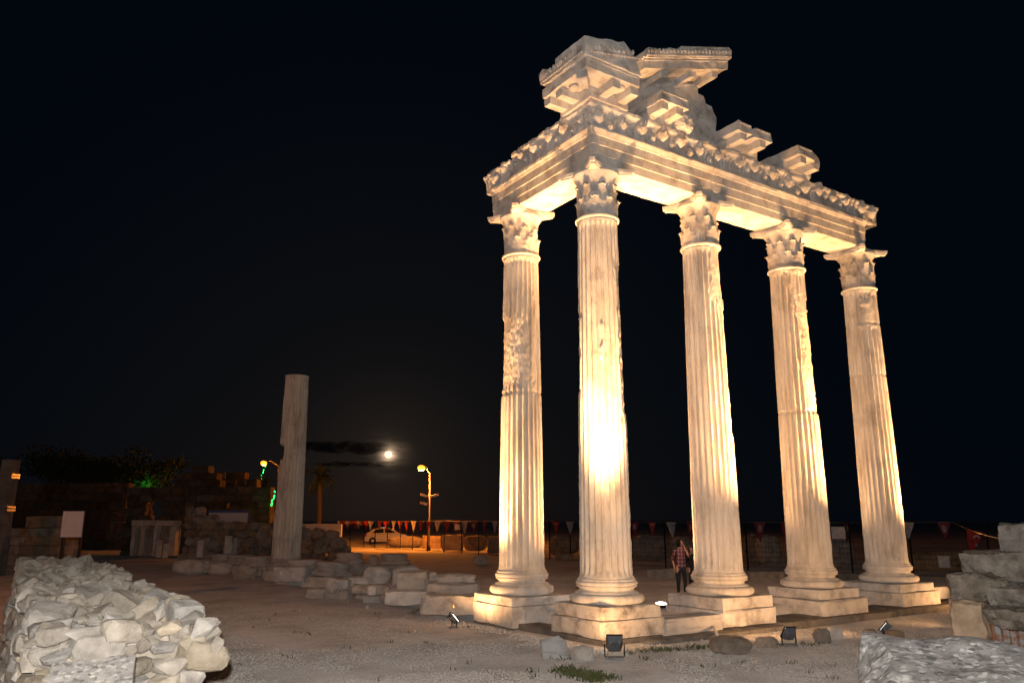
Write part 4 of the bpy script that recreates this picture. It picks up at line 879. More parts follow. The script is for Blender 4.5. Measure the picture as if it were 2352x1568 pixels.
# ------------------------------------------------------------------ far ruins
UB = [rough_box('stone_block', 1, 1, 1, 2, .05, .10, 520+k, 2.0) for k in range(6)]
for mm in UB: mm.materials.append(MAT['ruin'])
def ruin_wall(label, pts, ybase, D, course, mat='ruin', windows=(), thick=1.0, seed=0, rough=.12, name='ruined_wall', cat='ruined wall', blen=(1.5, 2.8), irregular=False, group='far ruined walls'):
    """pts: top outline in picture pixels left to right; blocks laid in courses under it"""
    rnd = random.Random(seed); c = at((pts[0][0]+pts[-1][0])/2, ybase, D)
    t = thing(name, label, cat, (c[0], c[1], c[2]-.3), -YAW, group)
    def lx(px, py): return float((at(px, py, D)-c)@RT)
    def lz(px, py): return float(at(px, py, D)[2]-c[2])+.3
    T = [(lx(*p), lz(*p)) for p in pts]; W = [(lx(a, d_), lx(b_, d_), lz(a, d_), lz(a, c_)) for a, b_, c_, d_ in windows]
    def topz(x):
        for (a, b_) in zip(T[:-1], T[1:]):
            if a[0] <= x <= b_[0]: return a[1]+(b_[1]-a[1])*(x-a[0])/max(1e-6, b_[0]-a[0])
        return -1
    z = -.2; zmax = max(p[1] for p in T)
    while z < zmax:
        h = course*rnd.uniform(.85,1.15); x = T[0][0]-rnd.uniform(0,.3)*course
        while x < T[-1][0]:
            w = h*rnd.uniform(*blen); xm = x+w/2; x1 = min(x+w, T[-1][0]+.1*h); ok = topz(min(max(xm, T[0][0]), T[-1][0])) > z+h*.45
            for (a, b_, wz0, wz1) in W:
                if xm > a and xm < b_ and z+h*.5 > wz0 and z+h*.5 < wz1: ok = False
            if ok and x1-x > .1*h:
                mm = UB[rnd.randrange(6)]
                if mat != 'ruin': mm = UB2[mat][rnd.randrange(6)]
                if irregular:
                    mk('stone_block', HEAP[rnd.randrange(8)], None, t, ((x+x1)/2, thick/2+rnd.uniform(-rough, rough), z+rnd.uniform(-.08,.05)), rot=(rnd.uniform(-.3,.3), rnd.uniform(-.25,.25), rnd.uniform(-.6,.6)), scale=((x1-x)*1.15, thick*.8, h*1.3)); x = x+w; continue
                mk('stone_block', mm, None, t, ((x+x1)/2, thick/2+rnd.uniform(-rough, rough), z), rnd.uniform(-.02,.02), scale=((x1-x)*.985, thick, h*.98))
            x = x+w
        z += h
    # rubble fill behind the facing; openings stay deep
    if windows:
        for (a, b_, wz0, wz1) in W:
            mb_ = MB(); mb_.box(a-.2, b_+.2, thick+.25, thick+.35, wz0-.2, wz1+.2); pass
    return t
UB2 = {}
HEAP = [boulder('stone_block', 1, 1, 1, 580+k, .3, 1.6, 3) for k in range(8)]
for mm in HEAP: mm.materials.append(MAT['sandstone'])
for mn in ('sandstone', 'fragment', 'plaster'):
    UB2[mn] = [m_.copy() for m_ in UB]
    for mm in UB2[mn]: mm.materials.clear(); mm.materials.append(MAT[mn])
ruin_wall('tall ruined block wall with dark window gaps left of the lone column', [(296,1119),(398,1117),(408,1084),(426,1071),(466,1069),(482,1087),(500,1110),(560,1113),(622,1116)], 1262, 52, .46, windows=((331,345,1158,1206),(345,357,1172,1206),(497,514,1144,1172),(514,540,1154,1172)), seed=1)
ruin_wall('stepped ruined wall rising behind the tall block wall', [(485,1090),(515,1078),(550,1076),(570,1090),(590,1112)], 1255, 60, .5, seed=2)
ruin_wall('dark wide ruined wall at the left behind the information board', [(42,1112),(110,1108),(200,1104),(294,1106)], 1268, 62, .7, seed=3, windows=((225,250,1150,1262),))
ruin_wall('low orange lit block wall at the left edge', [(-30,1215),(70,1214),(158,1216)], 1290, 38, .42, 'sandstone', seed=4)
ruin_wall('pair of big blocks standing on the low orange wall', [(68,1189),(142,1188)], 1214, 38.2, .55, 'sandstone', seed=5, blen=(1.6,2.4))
ruin_wall('mid distance heap wall of dark rough stones behind the column bases', [(420,1178),(452,1176),(482,1194),(560,1208),(625,1198),(690,1212),(742,1216),(772,1240),(800,1258)], 1284, 41.5, .36, 'sandstone', seed=6, thick=1.2, rough=.3, blen=(.9,2.0), irregular=True)
# stone door frame
pb_ = at(345, 1272, 45); t = thing('stone_doorframe', 'orange lit stone door frame with two openings before the tall ruined wall', 'door frame', (pb_[0], pb_[1], pb_[2]-.1), -YAW)
def lx45(px): return float((at(px, 1240, 45)-pb_)@RT)
for k, (a, b_) in enumerate(((300,308),(320,330),(352,358),(388,402))):
    x0, x1 = lx45(a), lx45(b_); mk('jamb', rough_box('jamb', x1-x0, .5, 1.62, 4, .03, .08, 540+k, 2), MAT['fragment'], t, ((x0+x1)/2, .25, 0))
x0, x1 = lx45(298), lx45(404); mk('lintel', rough_box('lintel', x1-x0, .55, .30, 6, .03, .08, 545, 2), MAT['fragment'], t, ((x0+x1)/2, .27, 1.625))
mk('panel', rough_box('panel', (x1-x0)*.96, .2, 1.6, 4, .03, .05, 546, 2), MAT['sandstone'], t, ((x0+x1)/2, .62, 0))
# strapped pillar at the left edge
pb_ = at(-6, 1290, 33); t = thing('strapped_pillar', 'dark square pillar bound with steel straps at the left edge', 'pillar', (pb_[0], pb_[1], gz(pb_[0], pb_[1])-.05), -YAW)
hp = float(at(24, 1052, 33)[2]-gz(pb_[0], pb_[1])); mk('pillar', rough_box('pillar', .50, .50, hp, 8, .02, .05, 548, 1.5), MAT['foundation'], t, (0, 0, 0))
for py in (1090, 1096, 1164, 1171):
    z = float(at(14, py, 33)[2]-gz(pb_[0], pb_[1]))+.05; mb = MB(); mb.box(-.275, .275, -.275, .275, z-.04, z+.04); mk('steel_strap', mb.mesh('steel_strap'), MAT['rim'], t)
# information board
pb_ = at(163, 1233, 22); g_ = gz(pb_[0], pb_[1]); t = thing('information_board', 'white information board on two dark posts behind the rubble wall', 'sign', (pb_[0], pb_[1], g_-.02), -YAW)
hb = pb_[2]-g_; mb = MB(); mb.box(-.285, .285, -.015, .015, 0, .69); bo = mk('board', mb.mesh('board'), MAT['printed_board'], t, (0, 0, hb+.02))
mb = MB(); mb.box(-.30, .30, .017, .035, -.02, .71); mk('backing', mb.mesh('backing'), MAT['dark_metal'], bo)
for s_ in (-.24, .24): mb = MB(); mb.box(s_-.03, s_+.03, .037, .09, 0, hb+.6); mk('leg', mb.mesh('leg'), MAT['dark_metal'], t)
# banner
pb_ = at(523, 1199, 47); t = thing('banner', 'white banner with a blue border hung before the tall ruined wall', 'banner', (pb_[0], pb_[1], pb_[2]), -YAW)
mb = MB(); mb.box(-1.14, 1.14, -.01, .01, 0, .55); mk('sheet', mb.mesh('sheet'), MAT['banner_print'], t)
mb = MB(); mb.box(-1.17, 1.17, -.012, .012, .555, .66); mb.box(1.145, 1.24, -.012, .012, 0, .66); mk('border', mb.mesh('border'), MAT['banner_blue'], t)
for s_ in (-1.1, 1.1): mb = MB(); mb.box(s_-.03, s_+.03, .02, .07, -1.6, .6); mk('post', mb.mesh('post'), MAT['dark_metal'], t)
# white plastered wall
pb_ = at(733, 1253, 56); t = tag(mk('plaster_wall', rough_box('plaster_wall', 3.0, .4, 1.95, 5, .02, .04, 560, 1.2), MAT['plaster'], None, (pb_[0], pb_[1], gz(pb_[0], pb_[1])), -YAW), 'grey white plastered wall at the left end of the fence', 'wall')
# ------------------------------------------------------------------ fence
def fence_h(px): return 58+.065*(px-838) if px < 1711 else 114.7+(px-1711)*.022
def fence_D(px): return 2.2*F_PX/fence_h(px)
ZT = 2.36
def fp(px): D = fence_D(px); p = at(px, 1194, D); return np.array([p[0], p[1], gz(p[0], p[1])])
t = thing('mesh_fence', 'dark wire mesh fence with thin posts behind the temple', 'fence', fp(1400))
posts = [776,806,838,863,891,921,949,983,1021,1061,1100,1150,1205,1262,1309,1380,1450,1525,1615,1711,1830,1948,2085,2262]
LOC = np.array(t.location)
pm = MB(); pm.box(-.025, .025, -.025, .025, 0, 1); pm = pm.mesh('post')
PP = [fp(q) for q in posts]
for p in PP: mk('post', pm, MAT['dark_metal'], t, p-LOC, scale=(1, 1, ZT-p[2]+.03))
for a, b_ in zip(PP[:-1], PP[1:]):
    mb = MB(); L_ = np.linalg.norm((b_-a)[:2]); n = max(6, int(L_/.14)); A, B = a-LOC, b_-LOC
    def wire(p, q, r):
        p, q = np.array(p), np.array(q); d = (q-p)/np.linalg.norm(q-p); e1 = np.cross(d, [0,0,1.]) if abs(d[2]) < .9 else np.array([FW[0], FW[1], 0]); e2 = np.cross(d, e1)
        mb.add([p+e1*r, p-e1*r*.5+e2*r*.87, p-e1*r*.5-e2*r*.87, q+e1*r, q-e1*r*.5+e2*r*.87, q-e1*r*.5-e2*r*.87], [(0,1,4,3),(1,2,5,4),(2,0,3,5)])
    zt = ZT-LOC[2]-.01
    for k in range(1, n):
        q = A+(B-A)*k/n; wire((q[0], q[1], A[2]+.05), (q[0], q[1], zt), .004)
    for k in range(11):
        z = A[2]+.06+(zt-A[2]-.06)*k/10; wire((A[0], A[1], z), (B[0], B[1], z), .012 if k in (0, 10) else .006)
    mk('wire_panel', mb.mesh('wire_panel'), MAT['dark_metal'], t)
def sheet_on_fence(label, px0, px1, y0, y1, name='notice_sheet'):
    D = fence_D((px0+px1)/2)-.08; a = at(px0, y1, D); w = float((at(px1, y1, D)-a)@RT); h = float(at(px0, y0, D)[2]-a[2]); c = a+RT*w/2
    mb = MB(); mb.box(-w/2, w/2, -.006, .006, 0, h); tag(mk(name, mb.mesh(name), MAT['paper'], None, c, -YAW), label, 'notice', 'notices on the fence')
sheet_on_fence('blank white notice on the fence between the two rightmost columns', 1911, 1943, 1209, 1237)
sheet_on_fence('small torn white notice low on the fence right of the temple', 2157, 2183, 1276, 1303)
sheet_on_fence('small pale notice on the fence left of the leftmost column', 1044, 1057, 1203, 1216)
# bunting: pennants along the top of the fence
def pennants(label, items, ends, ztop=ZT-.03, pts=None):
    p0 = fp(ends[0]); t = thing('pennant_string', label, 'bunting', (p0[0], p0[1], ztop), 0, 'strings of pennants on the fence'); L0 = np.array(t.location)
    line = []
    for px in np.linspace(ends[0], ends[1], 40):
        q = at(px, 1200, fence_D(px)-.10); line.append((q[0]-L0[0], q[1]-L0[1], -.02+.01*math.sin(px)))
    mb = MB(); mb.tube(line, .008, 4); mk('cord', mb.mesh('cord'), MAT['rope'], t)
    for k, (px, kind) in enumerate(items):
        D = fence_D(px)-.14; q = at(px, 1200, D); hh = .74*random.uniform(.85,1.1); w = .44*random.uniform(.8,1.1); ang = -YAW+random.uniform(-.8,.8)
        n = 7; V = []; Fc = []
        for j in range(n):
            tt = j/(n-1); ww = w*(1-tt)*.5+.012
            for i in range(5):
                s_ = i/4*2-1; V.append((s_*ww, .05*tt*math.sin(tt*4+k*1.7+s_*1.5)+.02*math.sin(k+s_*2), -hh*tt))
        for j in range(n-1):
            for i in range(4): Fc.append((j*5+i, (j+1)*5+i, (j+1)*5+i+1, j*5+i+1))
        m = pyd('pennant', V, Fc, True); m.materials.append(MAT[{'r': 'flag_red', 'w': 'flag_white', 'p': 'flag_portrait'}[kind]])
        pn = mk('pennant', m, None, t, (q[0]-L0[0], q[1]-L0[1], -.02), rot=(0, random.uniform(-.06,.06), ang))
        if D < 56:
            if kind == 'r':
                cm = MB(); o_ = []; i_ = []
                for j in range(15):
                    a = R(40)+R(280)*j/14; o_.append((.095*math.cos(a), 0, .095*math.sin(a))); i_.append((.024+.075*math.cos(a), 0, .075*math.sin(a)))
                cm.add(o_+i_, [(j, j+1, 15+j+1, 15+j) for j in range(14)]); mk('crescent', cm.mesh('crescent'), MAT['flag_mark'], pn, (0, -.05, -.17), rot=(0, R(90), 0))
                sm2 = MB(); V5 = [((.045 if j % 2 == 0 else .018)*math.sin(j*PI/5), 0, (.045 if j % 2 == 0 else .018)*math.cos(j*PI/5)) for j in range(10)]; sm2.add(V5, [tuple(range(10))]); mk('star', sm2.mesh('star'), MAT['flag_mark'], pn, (0, -.05, -.36))
            elif kind == 'p':
                om = MB(); om.add([(.085*math.cos(j*PI/8), 0, .14*math.sin(j*PI/8)) for j in range(16)], [tuple(range(16))]); mk('printed_oval', om.mesh('printed_oval'), MAT['flag_print'], pn, (0, -.05, -.24))
            else:
                lm = MB()
                for j in range(5): z = -.12-.08*j; ww = .17*(1-.13*j*1.3); lm.add([(-ww, 0, z), (ww, 0, z), (ww, 0, z-.018), (-ww, 0, z-.018)], [(3,2,1,0)])
                mk('printed_lines', lm.mesh('printed_lines'), MAT['flag_line'], pn, (0, -.05, 0))
    return t
z4 = lambda x: (1150+x*.3508)/1.7415
its = [(z4(x), k) for x, k in zip((590,618,650,690,733,778,812,850,903,950,1050,1125,1208,1283,1358,1435,1520,1610,1712,1818,1920,2025,2130,2245), 'wprwprwprwprwprwprwprwpr')]
z5_ = lambda x: (1850+x*.53)/1.7415
its += [(z5_(x), k) for x, k in ((15,'w'),(85,'p'),(165,'r'),(245,'w'))]
its = [i for i in its if i[0] < 1075]+[(z5_(x), k) for x, k in ((15,'w'),(85,'p'),(165,'r'),(245,'w'))]
pennants('string of small pennants on the fence left of the leftmost column', its, (776, 1200))
pennants('string of pennants seen between the temple columns', [(z5_(x), k) for x, k in ((330,'p'),(420,'r'),(520,'w'),(610,'p'),(705,'r'),(812,'w'),(920,'p'),(1020,'r'),(1130,'w'),(1300,'p'),(1430,'r'),(1575,'w'),(1720,'p'),(1860,'r'),(2010,'w'))]+[((2850+x*.3188)/1.7415, k) for x, k in ((590,'p'),(890,'r'),(1180,'w'),(1670,'p'),(1930,'r'))]+[((3400+x*.2959)/1.7415, k) for x, k in ((780,'w'),(1265,'p'))], (1201, 2195))
# last pennant, on a cord that drops towards the ruined pier
a = at(2190, 1199, fence_D(2190)-.1); b_ = at(2352, 1249, 12.0)
t = thing('pennant_string', 'sagging cord with one red pennant at the right by the ruined pier', 'bunting', a, 0, 'strings of pennants on the fence')
mb = MB(); mb.tube([np.zeros(3)+(b_-a)*k/10-np.array([0,0,.25*math.sin(PI*k/10)*.3]) for k in range(11)], .012, 5); mk('cord', mb.mesh('cord'), MAT['rope'], t)
q = at(2240, 1215, 26.5)
m = pyd('pennant', [(-.30,0,.02),(.30,0,-.12),(.06,.06,-.40),(-.22,.03,-.85),(-.28,.02,-.4),(-.05,-.05,-.2)], [(0,5,1),(1,5,2),(5,4,2),(4,3,2),(0,4,5)]); pn = mk('pennant', m, MAT['flag_red'], t, q-a, -YAW)
cm = MB(); o_ = [(.10*math.cos(R(40)+R(280)*j/14), 0, .10*math.sin(R(40)+R(280)*j/14)) for j in range(15)]; i_ = [(.025+.08*math.cos(R(40)+R(280)*j/14), 0, .08*math.sin(R(40)+R(280)*j/14)) for j in range(15)]
cm.add(o_+i_, [(j, j+1, 15+j+1, 15+j) for j in range(14)]); mk('crescent', cm.mesh('crescent'), MAT['flag_mark'], pn, (-.04, -.09, -.28), rot=(0, R(90), 0))
V5 = [((.05 if j % 2 == 0 else .02)*math.sin(j*PI/5), 0, (.05 if j % 2 == 0 else .02)*math.cos(j*PI/5)) for j in range(10)]; sm2 = MB(); sm2.add(V5, [tuple(range(10))]); mk('star', sm2.mesh('star'), MAT['flag_mark'], pn, (-.08, -.09, -.50))
# ------------------------------------------------------------------ stones beyond the fence and inside the temple floor
def far_block(label, x0, x1, y0, y1, D=None, kind='box', mat='sandstone', **k):
    return frag('stone_block', label, x0, x1, y0, y1, kind=kind, D=D, mat=mat, cat='stone block', group='stone blocks beyond the fence', **k)
far_block('big rounded drum lit orange behind the fence left of the street lamp pole', 887, 968, 1231, 1257, kind='boulder', amp=.06, dep=1.6, D=64)
far_block('squat block lit on top at the foot of the street lamp', 970, 1012, 1230, 1258, D=63)
far_block('broad dark block right of the street lamp behind the fence', 1016, 1062, 1228, 1262, D=58)
far_block('rounded drum at the fence just left of the leftmost column', 1064, 1118, 1229, 1264, kind='boulder', amp=.07, D=55)
far_block('dim block behind the fence close to the leftmost column', 1120, 1150, 1232, 1268, D=52)
far_block('tumbled boulder behind the fence between leftmost and corner columns', 1262, 1332, 1228, 1276, D=47, kind='boulder', amp=.2)
far_block('layered rock face behind the fence left of the plaid shirt', 1450, 1545, 1226, 1288, D=41, kind='strat', amp=.16)
far_block('dark rock behind the fence just right of the plaid shirt', 1545, 1600, 1232, 1292, D=40, kind='strat', amp=.16)
far_block('round pale boulder behind the fence between third and fourth columns', 1748, 1802, 1228, 1296, D=37.5, kind='boulder', amp=.15)
far_block('dark hulking rock left of the round pale boulder', 1712, 1760, 1224, 1300, D=39, kind='boulder', amp=.2)
far_block('dim rock behind the fence between the two rightmost columns', 1900, 1975, 1232, 1304, D=38, kind='boulder', amp=.2)
far_block('long dark wall block behind the fence right of the temple', 2100, 2230, 1268, 1330, D=36, kind='box')
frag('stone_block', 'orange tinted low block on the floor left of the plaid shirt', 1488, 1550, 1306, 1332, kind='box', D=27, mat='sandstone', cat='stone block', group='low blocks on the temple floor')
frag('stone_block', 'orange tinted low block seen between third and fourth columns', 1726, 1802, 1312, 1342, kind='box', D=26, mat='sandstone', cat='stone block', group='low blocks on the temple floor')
frag('stone_block', 'low dark block between the two rightmost columns', 1925, 1985, 1316, 1340, kind='box', D=26, mat='foundation', cat='stone block', group='low blocks on the temple floor')
frag('stone_block', 'small low block between leftmost and corner columns', 1276, 1316, 1272, 1284, kind='box', D=40, mat='sandstone', cat='stone block', group='low blocks on the temple floor')
# ------------------------------------------------------------------ street lamps
def street_lamp(label, px, pyb, pyt, D, head_px, power, arm=None, cams=False, r0=.085):
    b_ = at(px, pyb, D); b_[2] = gz(b_[0], b_[1]); top = at(px, pyt, D)
    h = top[2]-b_[2]; t = thing('street_lamp', label, 'street lamp', b_, -YAW, 'sodium street lamps')
    hl = at(head_px[0], head_px[1], D); lx_ = float((hl-b_)@RT); hz = hl[2]-b_[2]
    mb = MB(); mb.lathe([(r0*1.8,0),(r0*1.8,.25),(r0,.35),(r0*.7,h)], 14); mk('pole', mb.mesh('pole', True), MAT['pole_metal'], t)
    mb = MB(); mb.tube([(0,0,h-.25),(lx_*.15,0,h+.05),(lx_*.55,0,hz+.18),(lx_*.9,0,hz+.16)], .035, 8); mk('arm', mb.mesh('arm', True), MAT['pole_metal'], t)
    mb = MB(); mb.ball((lx_,0,hz+.12), (.32,.15,.11), 14, 8); hd = mk('lamp_head', mb.mesh('lamp_head', True), MAT['pole_metal'], t)
    mb = MB(); mb.ball((lx_,-.02,hz-.04), (.30,.24,.24), 14, 8); mk('lens', mb.mesh('lens', True), MAT['lens_sodium'], hd)
    l = bpy.data.lights.new('sodium_light', 'POINT'); l.energy = power; l.color = SODIUM; l.shadow_soft_size = .15
    lo = bpy.data.objects.new('sodium_light', l); COL.objects.link(lo); lo.parent = t; lo.location = (lx_, -.05, hz-.45)
    if cams:
        for k, (z, s_) in enumerate(((cams[0], -1), (cams[0]-.02, 1), (cams[1], -1))):
            mb = MB(); mb.tube([(0,0,z),(s_*.28,-.05,z-.05)], .025, 6); ar = mk('camera_arm', mb.mesh('camera_arm'), MAT['camera_white'], t)
            mb = MB(); mb.box(-.28, .28, -.075, .075, -.075, .075); mb.box(-.31, .25, -.09, .09, .078, .095); mk('camera_housing', mb.mesh('camera_housing'), MAT['camera_white'], ar, (s_*.42, -.08, z-.03), rot=(0, .25*s_*-1, .3))
    return t
street_lamp('glowing sodium street lamp with security cameras right of the moon', 984, 1266, 1086, 60, (968, 1073), 4200, cams=(4.05, 3.45))
street_lamp('sodium street lamp with a curved arm left of the lone column', 630, 1250, 1068, 74, (606, 1062), 900)
# lamp of the same kind beyond the left edge; its orange light falls on the ruins
def lamp_out(lat, dep, h, power):
    p = LD(lat, dep); px = CX+F_PX*lat/dep; b_ = LD(lat, dep, .2); d = b_-CAM
    def pyz(z): d = LD(lat, dep, z)-CAM; return CY-F_PX*(d@_u)/(d@_w), CX+F_PX*(d@RT)/(d@_w)
    yt, xt = pyz(h); yb, xb = pyz(.2)
    return street_lamp('sodium street lamp beyond the left edge of the picture', xt, yb, yt, dep, (xt+60, yt+4), power)
lamp_out(-17., 13., 7., 800)
# green string lights
def green_string(label, pts, D):
    p0 = at(pts[0][0], pts[0][1], D); t = thing('light_string', label, 'string lights', p0, 0, 'green string lights'); rnd = random.Random(len(pts))
    P = [at(x, y, D)-p0 for x, y in pts]; mb = MB(); mb.tube(P, .012, 4); mk('wire', mb.mesh('wire'), MAT['dark_metal'], t)
    bm_ = MB()
    bm_.ball((0,0,0), (.045,.045,.075), 6, 4); bulb = bm_.mesh('bulb'); bulb.materials.append(MAT['green_led'])
    for a, b_ in zip(P[:-1], P[1:]):
        n = max(1, int(np.linalg.norm(b_-a)/.22))
        for k in range(n):
            if rnd.random() < .2: continue
            q = a+(b_-a)*(k+.5)/n+np.array([rnd.uniform(-.08,.08), 0, rnd.uniform(-.05,.05)]); mk('bulb', bulb, None, t, q, rot=(rnd.uniform(-.6,.6), rnd.uniform(-.9,.9), 0))
    l = bpy.data.lights.new('green_light', 'POINT'); l.energy = 2.5; l.color = (.02,1,.2); l.shadow_soft_size = .3; lo = bpy.data.objects.new('green_light', l); COL.objects.link(lo); lo.parent = t; lo.location = (P[len(P)//2]-FW*.4)
    return t
green_string('upper string of green lights hanging below the left street lamp', [(609,1068),(607,1082),(601,1094),(603,1104),(599,1112)], 73.5)
green_string('lower tangle of green lights left of the lone column', [(629,1122),(627,1142),(632,1143),(624,1152),(630,1156),(619,1162),(626,1160),(617,1170)], 51.)
# ------------------------------------------------------------------ parked car
pc = at(952, 1249, 76); pc[2] = gz(pc[0], pc[1]); xx = 0
cb = at(888, 1249, 76)
car = thing('parked_car', 'white hatchback parked behind the fence under the street lamp', 'car', (cb[0], cb[1], gz(cb[0], cb[1])), -YAW+.12)
bm = bmesh.new()
prof = [(-2.0,.30),(-2.02,.62),(-1.95,.98),(-1.70,1.08),(-1.25,1.40),(-.70,1.52),(.15,1.50),(.75,1.28),(1.15,1.02),(1.75,.90),(2.0,.72),(2.03,.36),(1.7,.26),(-1.7,.26)]
vs = []
for sgn, ky in ((-1, 1), (1, 1)):
    vs.append([bm.verts.new((x, sgn*(.84-.20*max(0, (z-.98))/.54), z)) for x, z in prof])
n = len(prof); bm.faces.new(vs[0]); bm.faces.new(vs[1][::-1])
for i in range(n): bm.faces.new((vs[0][i], vs[1][i], vs[1][(i+1) % n], vs[0][(i+1) % n]))
bmesh.ops.recalc_face_normals(bm, faces=bm.faces[:]); bmesh.ops.bevel(bm, geom=bm.edges[:], offset=.05, segments=2, profile=.5, affect='EDGES')
mk('body', bm2('body', bm), MAT['car_paint'], car)
def carpoly(name, pts, y, mat):
    m = pyd(name, [(x, y-.20*0+.20*max(0, z-.98)/.54*(1 if y < 0 else -1), z) for x, z in pts]+[(x, y+.02+.20*max(0, z-.98)/.54*(1 if y < 0 else -1), z) for x, z in pts], [tuple(range(len(pts))), tuple(range(len(pts), 2*len(pts)))[::-1]]+[(i, (i+1) % len(pts), len(pts)+(i+1) % len(pts), len(pts)+i) for i in range(len(pts))]); return mk(name, m, MAT[mat], car)
carpoly('side_window', [(-1.30,1.05),(-.98,1.36),(-.32,1.42),(-.28,1.05)], -.862, 'glass_dark'); carpoly('side_window', [(-.16,1.05),(-.18,1.42),(.20,1.40),(.85,1.05)], -.862, 'glass_dark')
carpoly('tail_light', [(-1.98,.72),(-1.96,.96),(-1.80,.98),(-1.84,.70)], -.862, 'tail_light')
carpoly('headlight', [(1.72,.72),(1.70,.86),(1.95,.78),(1.96,.70)], -.862, 'rim')
carpoly('door_handle', [(-.42,.92),(-.42,.95),(-.24,.95),(-.24,.92)], -.885, 'rim')
carpoly('mirror', [(.72,1.02),(.70,1.14),(.86,1.12),(.88,1.04)], -.95, 'car_paint')
for x in (-1.28, 1.28):
    for y in (-.86, .70):
        mb = MB(); mb.lathe([(.20,0),(.31,.0),(.325,.03),(.325,.15),(.31,.17)], 20); w = mk('wheel', mb.mesh('tyre', True), MAT['tyre'], car, (x, y+.17, .325), rot=(PI/2, 0, 0))
        mb = MB(); mb.lathe([(.19,.165),(.14,.17),(.05,.176)], 14); mk('rim', mb.mesh('rim'), MAT['rim'], w)
# paved strip by the car
pv = [GP(905, 1262), GP(1000, 1262), at(1000, 1248, 84), at(860, 1248, 84)]
m = pyd('pavement', [(p[0], p[1], gz(p[0], p[1])+.05) for p in (at(868,1255,61), at(1015,1255,61), at(1060,1250,86), at(840,1250,86))], [(0,1,2,3)]); tag(mk('pavement', m, MAT['pavement']), kind='structure')
# ------------------------------------------------------------------ trees
def palm(label, px, pyb, pyt, D, seed):
    b_ = at(px, pyb, D); b_[2] = gz(b_[0], b_[1]); h = at(px, pyt, D)[2]-b_[2]; rnd = random.Random(seed)
    t = thing('palm_tree', label, 'palm tree', b_, 0)
    mb = MB(); mb.tube([(0,0,-.1),(.05,0,h*.4),(-.04,0,h*.8),(0,0,h)], [.26,.19,.17,.22], 12); mk('trunk', pyd('trunk', disp(np.array(mb.v), .05, 4, seed), mb.f), MAT['bark'], t)
    cm = MB()
    for k in range(34):
        a = rnd.uniform(0, 2*PI); el = rnd.uniform(-.5, 1.2); L_ = rnd.uniform(1.5, 2.2); prev = None
        for j in range(9):
            tt = j/8; r_ = L_*tt*math.cos(el)*(1-.15*tt); z = h+L_*tt*math.sin(el)-1.3*tt*tt*max(.3, math.cos(el)); p = np.array([r_*math.cos(a), r_*math.sin(a), z])
            if prev is not None:
                side = np.array([-math.sin(a), math.cos(a), 0])
                for sg in (-1, 1):
                    for q in range(2):
                        c = prev+(p-prev)*(q/2); tip = c+side*sg*(.38*(1-.6*tt)+.05)+(p-prev)*.7-np.array([0,0,.16]); cm.add([c, c+(p-prev)*.35, tip], [(0,1,2)])
            prev = p
    mk('crown', cm.mesh('crown'), MAT['leaf'], t)
palm('dim palm tree right of the lone column', 730, 1230, 1092, 72, 3)
palm('dim palm tree just left of the lone column behind the green lights', 592, 1245, 1120, 66, 5)
def leafy(label, px, pyb, ctr, rad, D, seed, n=2600):
    b_ = at(px, pyb, D); b_[2] = gz(b_[0], b_[1]); t = thing('leafy_tree', label, 'tree', b_, 0, 'dim trees behind the ruins'); rnd = np.random.RandomState(seed)
    c = at(ctr[0], ctr[1], D)-b_; mb = MB(); mb.tube([(0,0,-.1),(.1,0,c[2]*.5),c*np.array([1,1,.8])], [.3,.22,.14], 9)
    for k in range(6): d = rnd.normal(size=3)*rad*.45; mb.tube([(0,0,c[2]*.55), c+d*.9], [.12,.03], 6)
    mk('trunk', mb.mesh('trunk'), MAT['bark'], t)
    cm = MB(); cl_ = [rnd.normal(size=3)*rad*.42 for _ in range(26)]
    for k in range(n):
        q = c+cl_[k % 26]+rnd.normal(size=3)*rad*.20; e1 = rnd.normal(size=3); e1 /= np.linalg.norm(e1); e2 = np.cross(e1, rnd.normal(size=3)); e2 /= np.linalg.norm(e2); s_ = .12+.10*rnd.rand()
        cm.add([q-e1*s_, q+e2*s_*.6, q+e1*s_, q-e2*s_*.6], [(0,1,2,3)])
    mk('crown', cm.mesh('crown'), MAT['leaf'], t); return t
tg = leafy('tree lit green from below behind the tall ruined wall', 335, 1250, (335, 1095), np.array([2.4,2.4,1.3]), 66, 21)
l = bpy.data.lights.new('green_garden_light', 'SPOT'); l.energy = 160; l.color = (.05,1,.12); l.spot_size = R(80); l.spot_blend = 1; lo = bpy.data.objects.new('green_garden_light', l); COL.objects.link(lo)
pg = at(340, 1140, 64.0); lo.location = pg; lo.rotation_euler = (Vector(at(335, 1085, 66))-Vector(pg)).to_track_quat('-Z', 'Y').to_euler()
leafy('dark tree left of the green lit tree', 235, 1250, (235, 1085), np.array([3.4,3,2.0]), 70, 22)
leafy('dark tree behind the wide ruined wall near the left edge', 130, 1250, (130, 1080), np.array([3.6,3,1.8]), 72, 23)
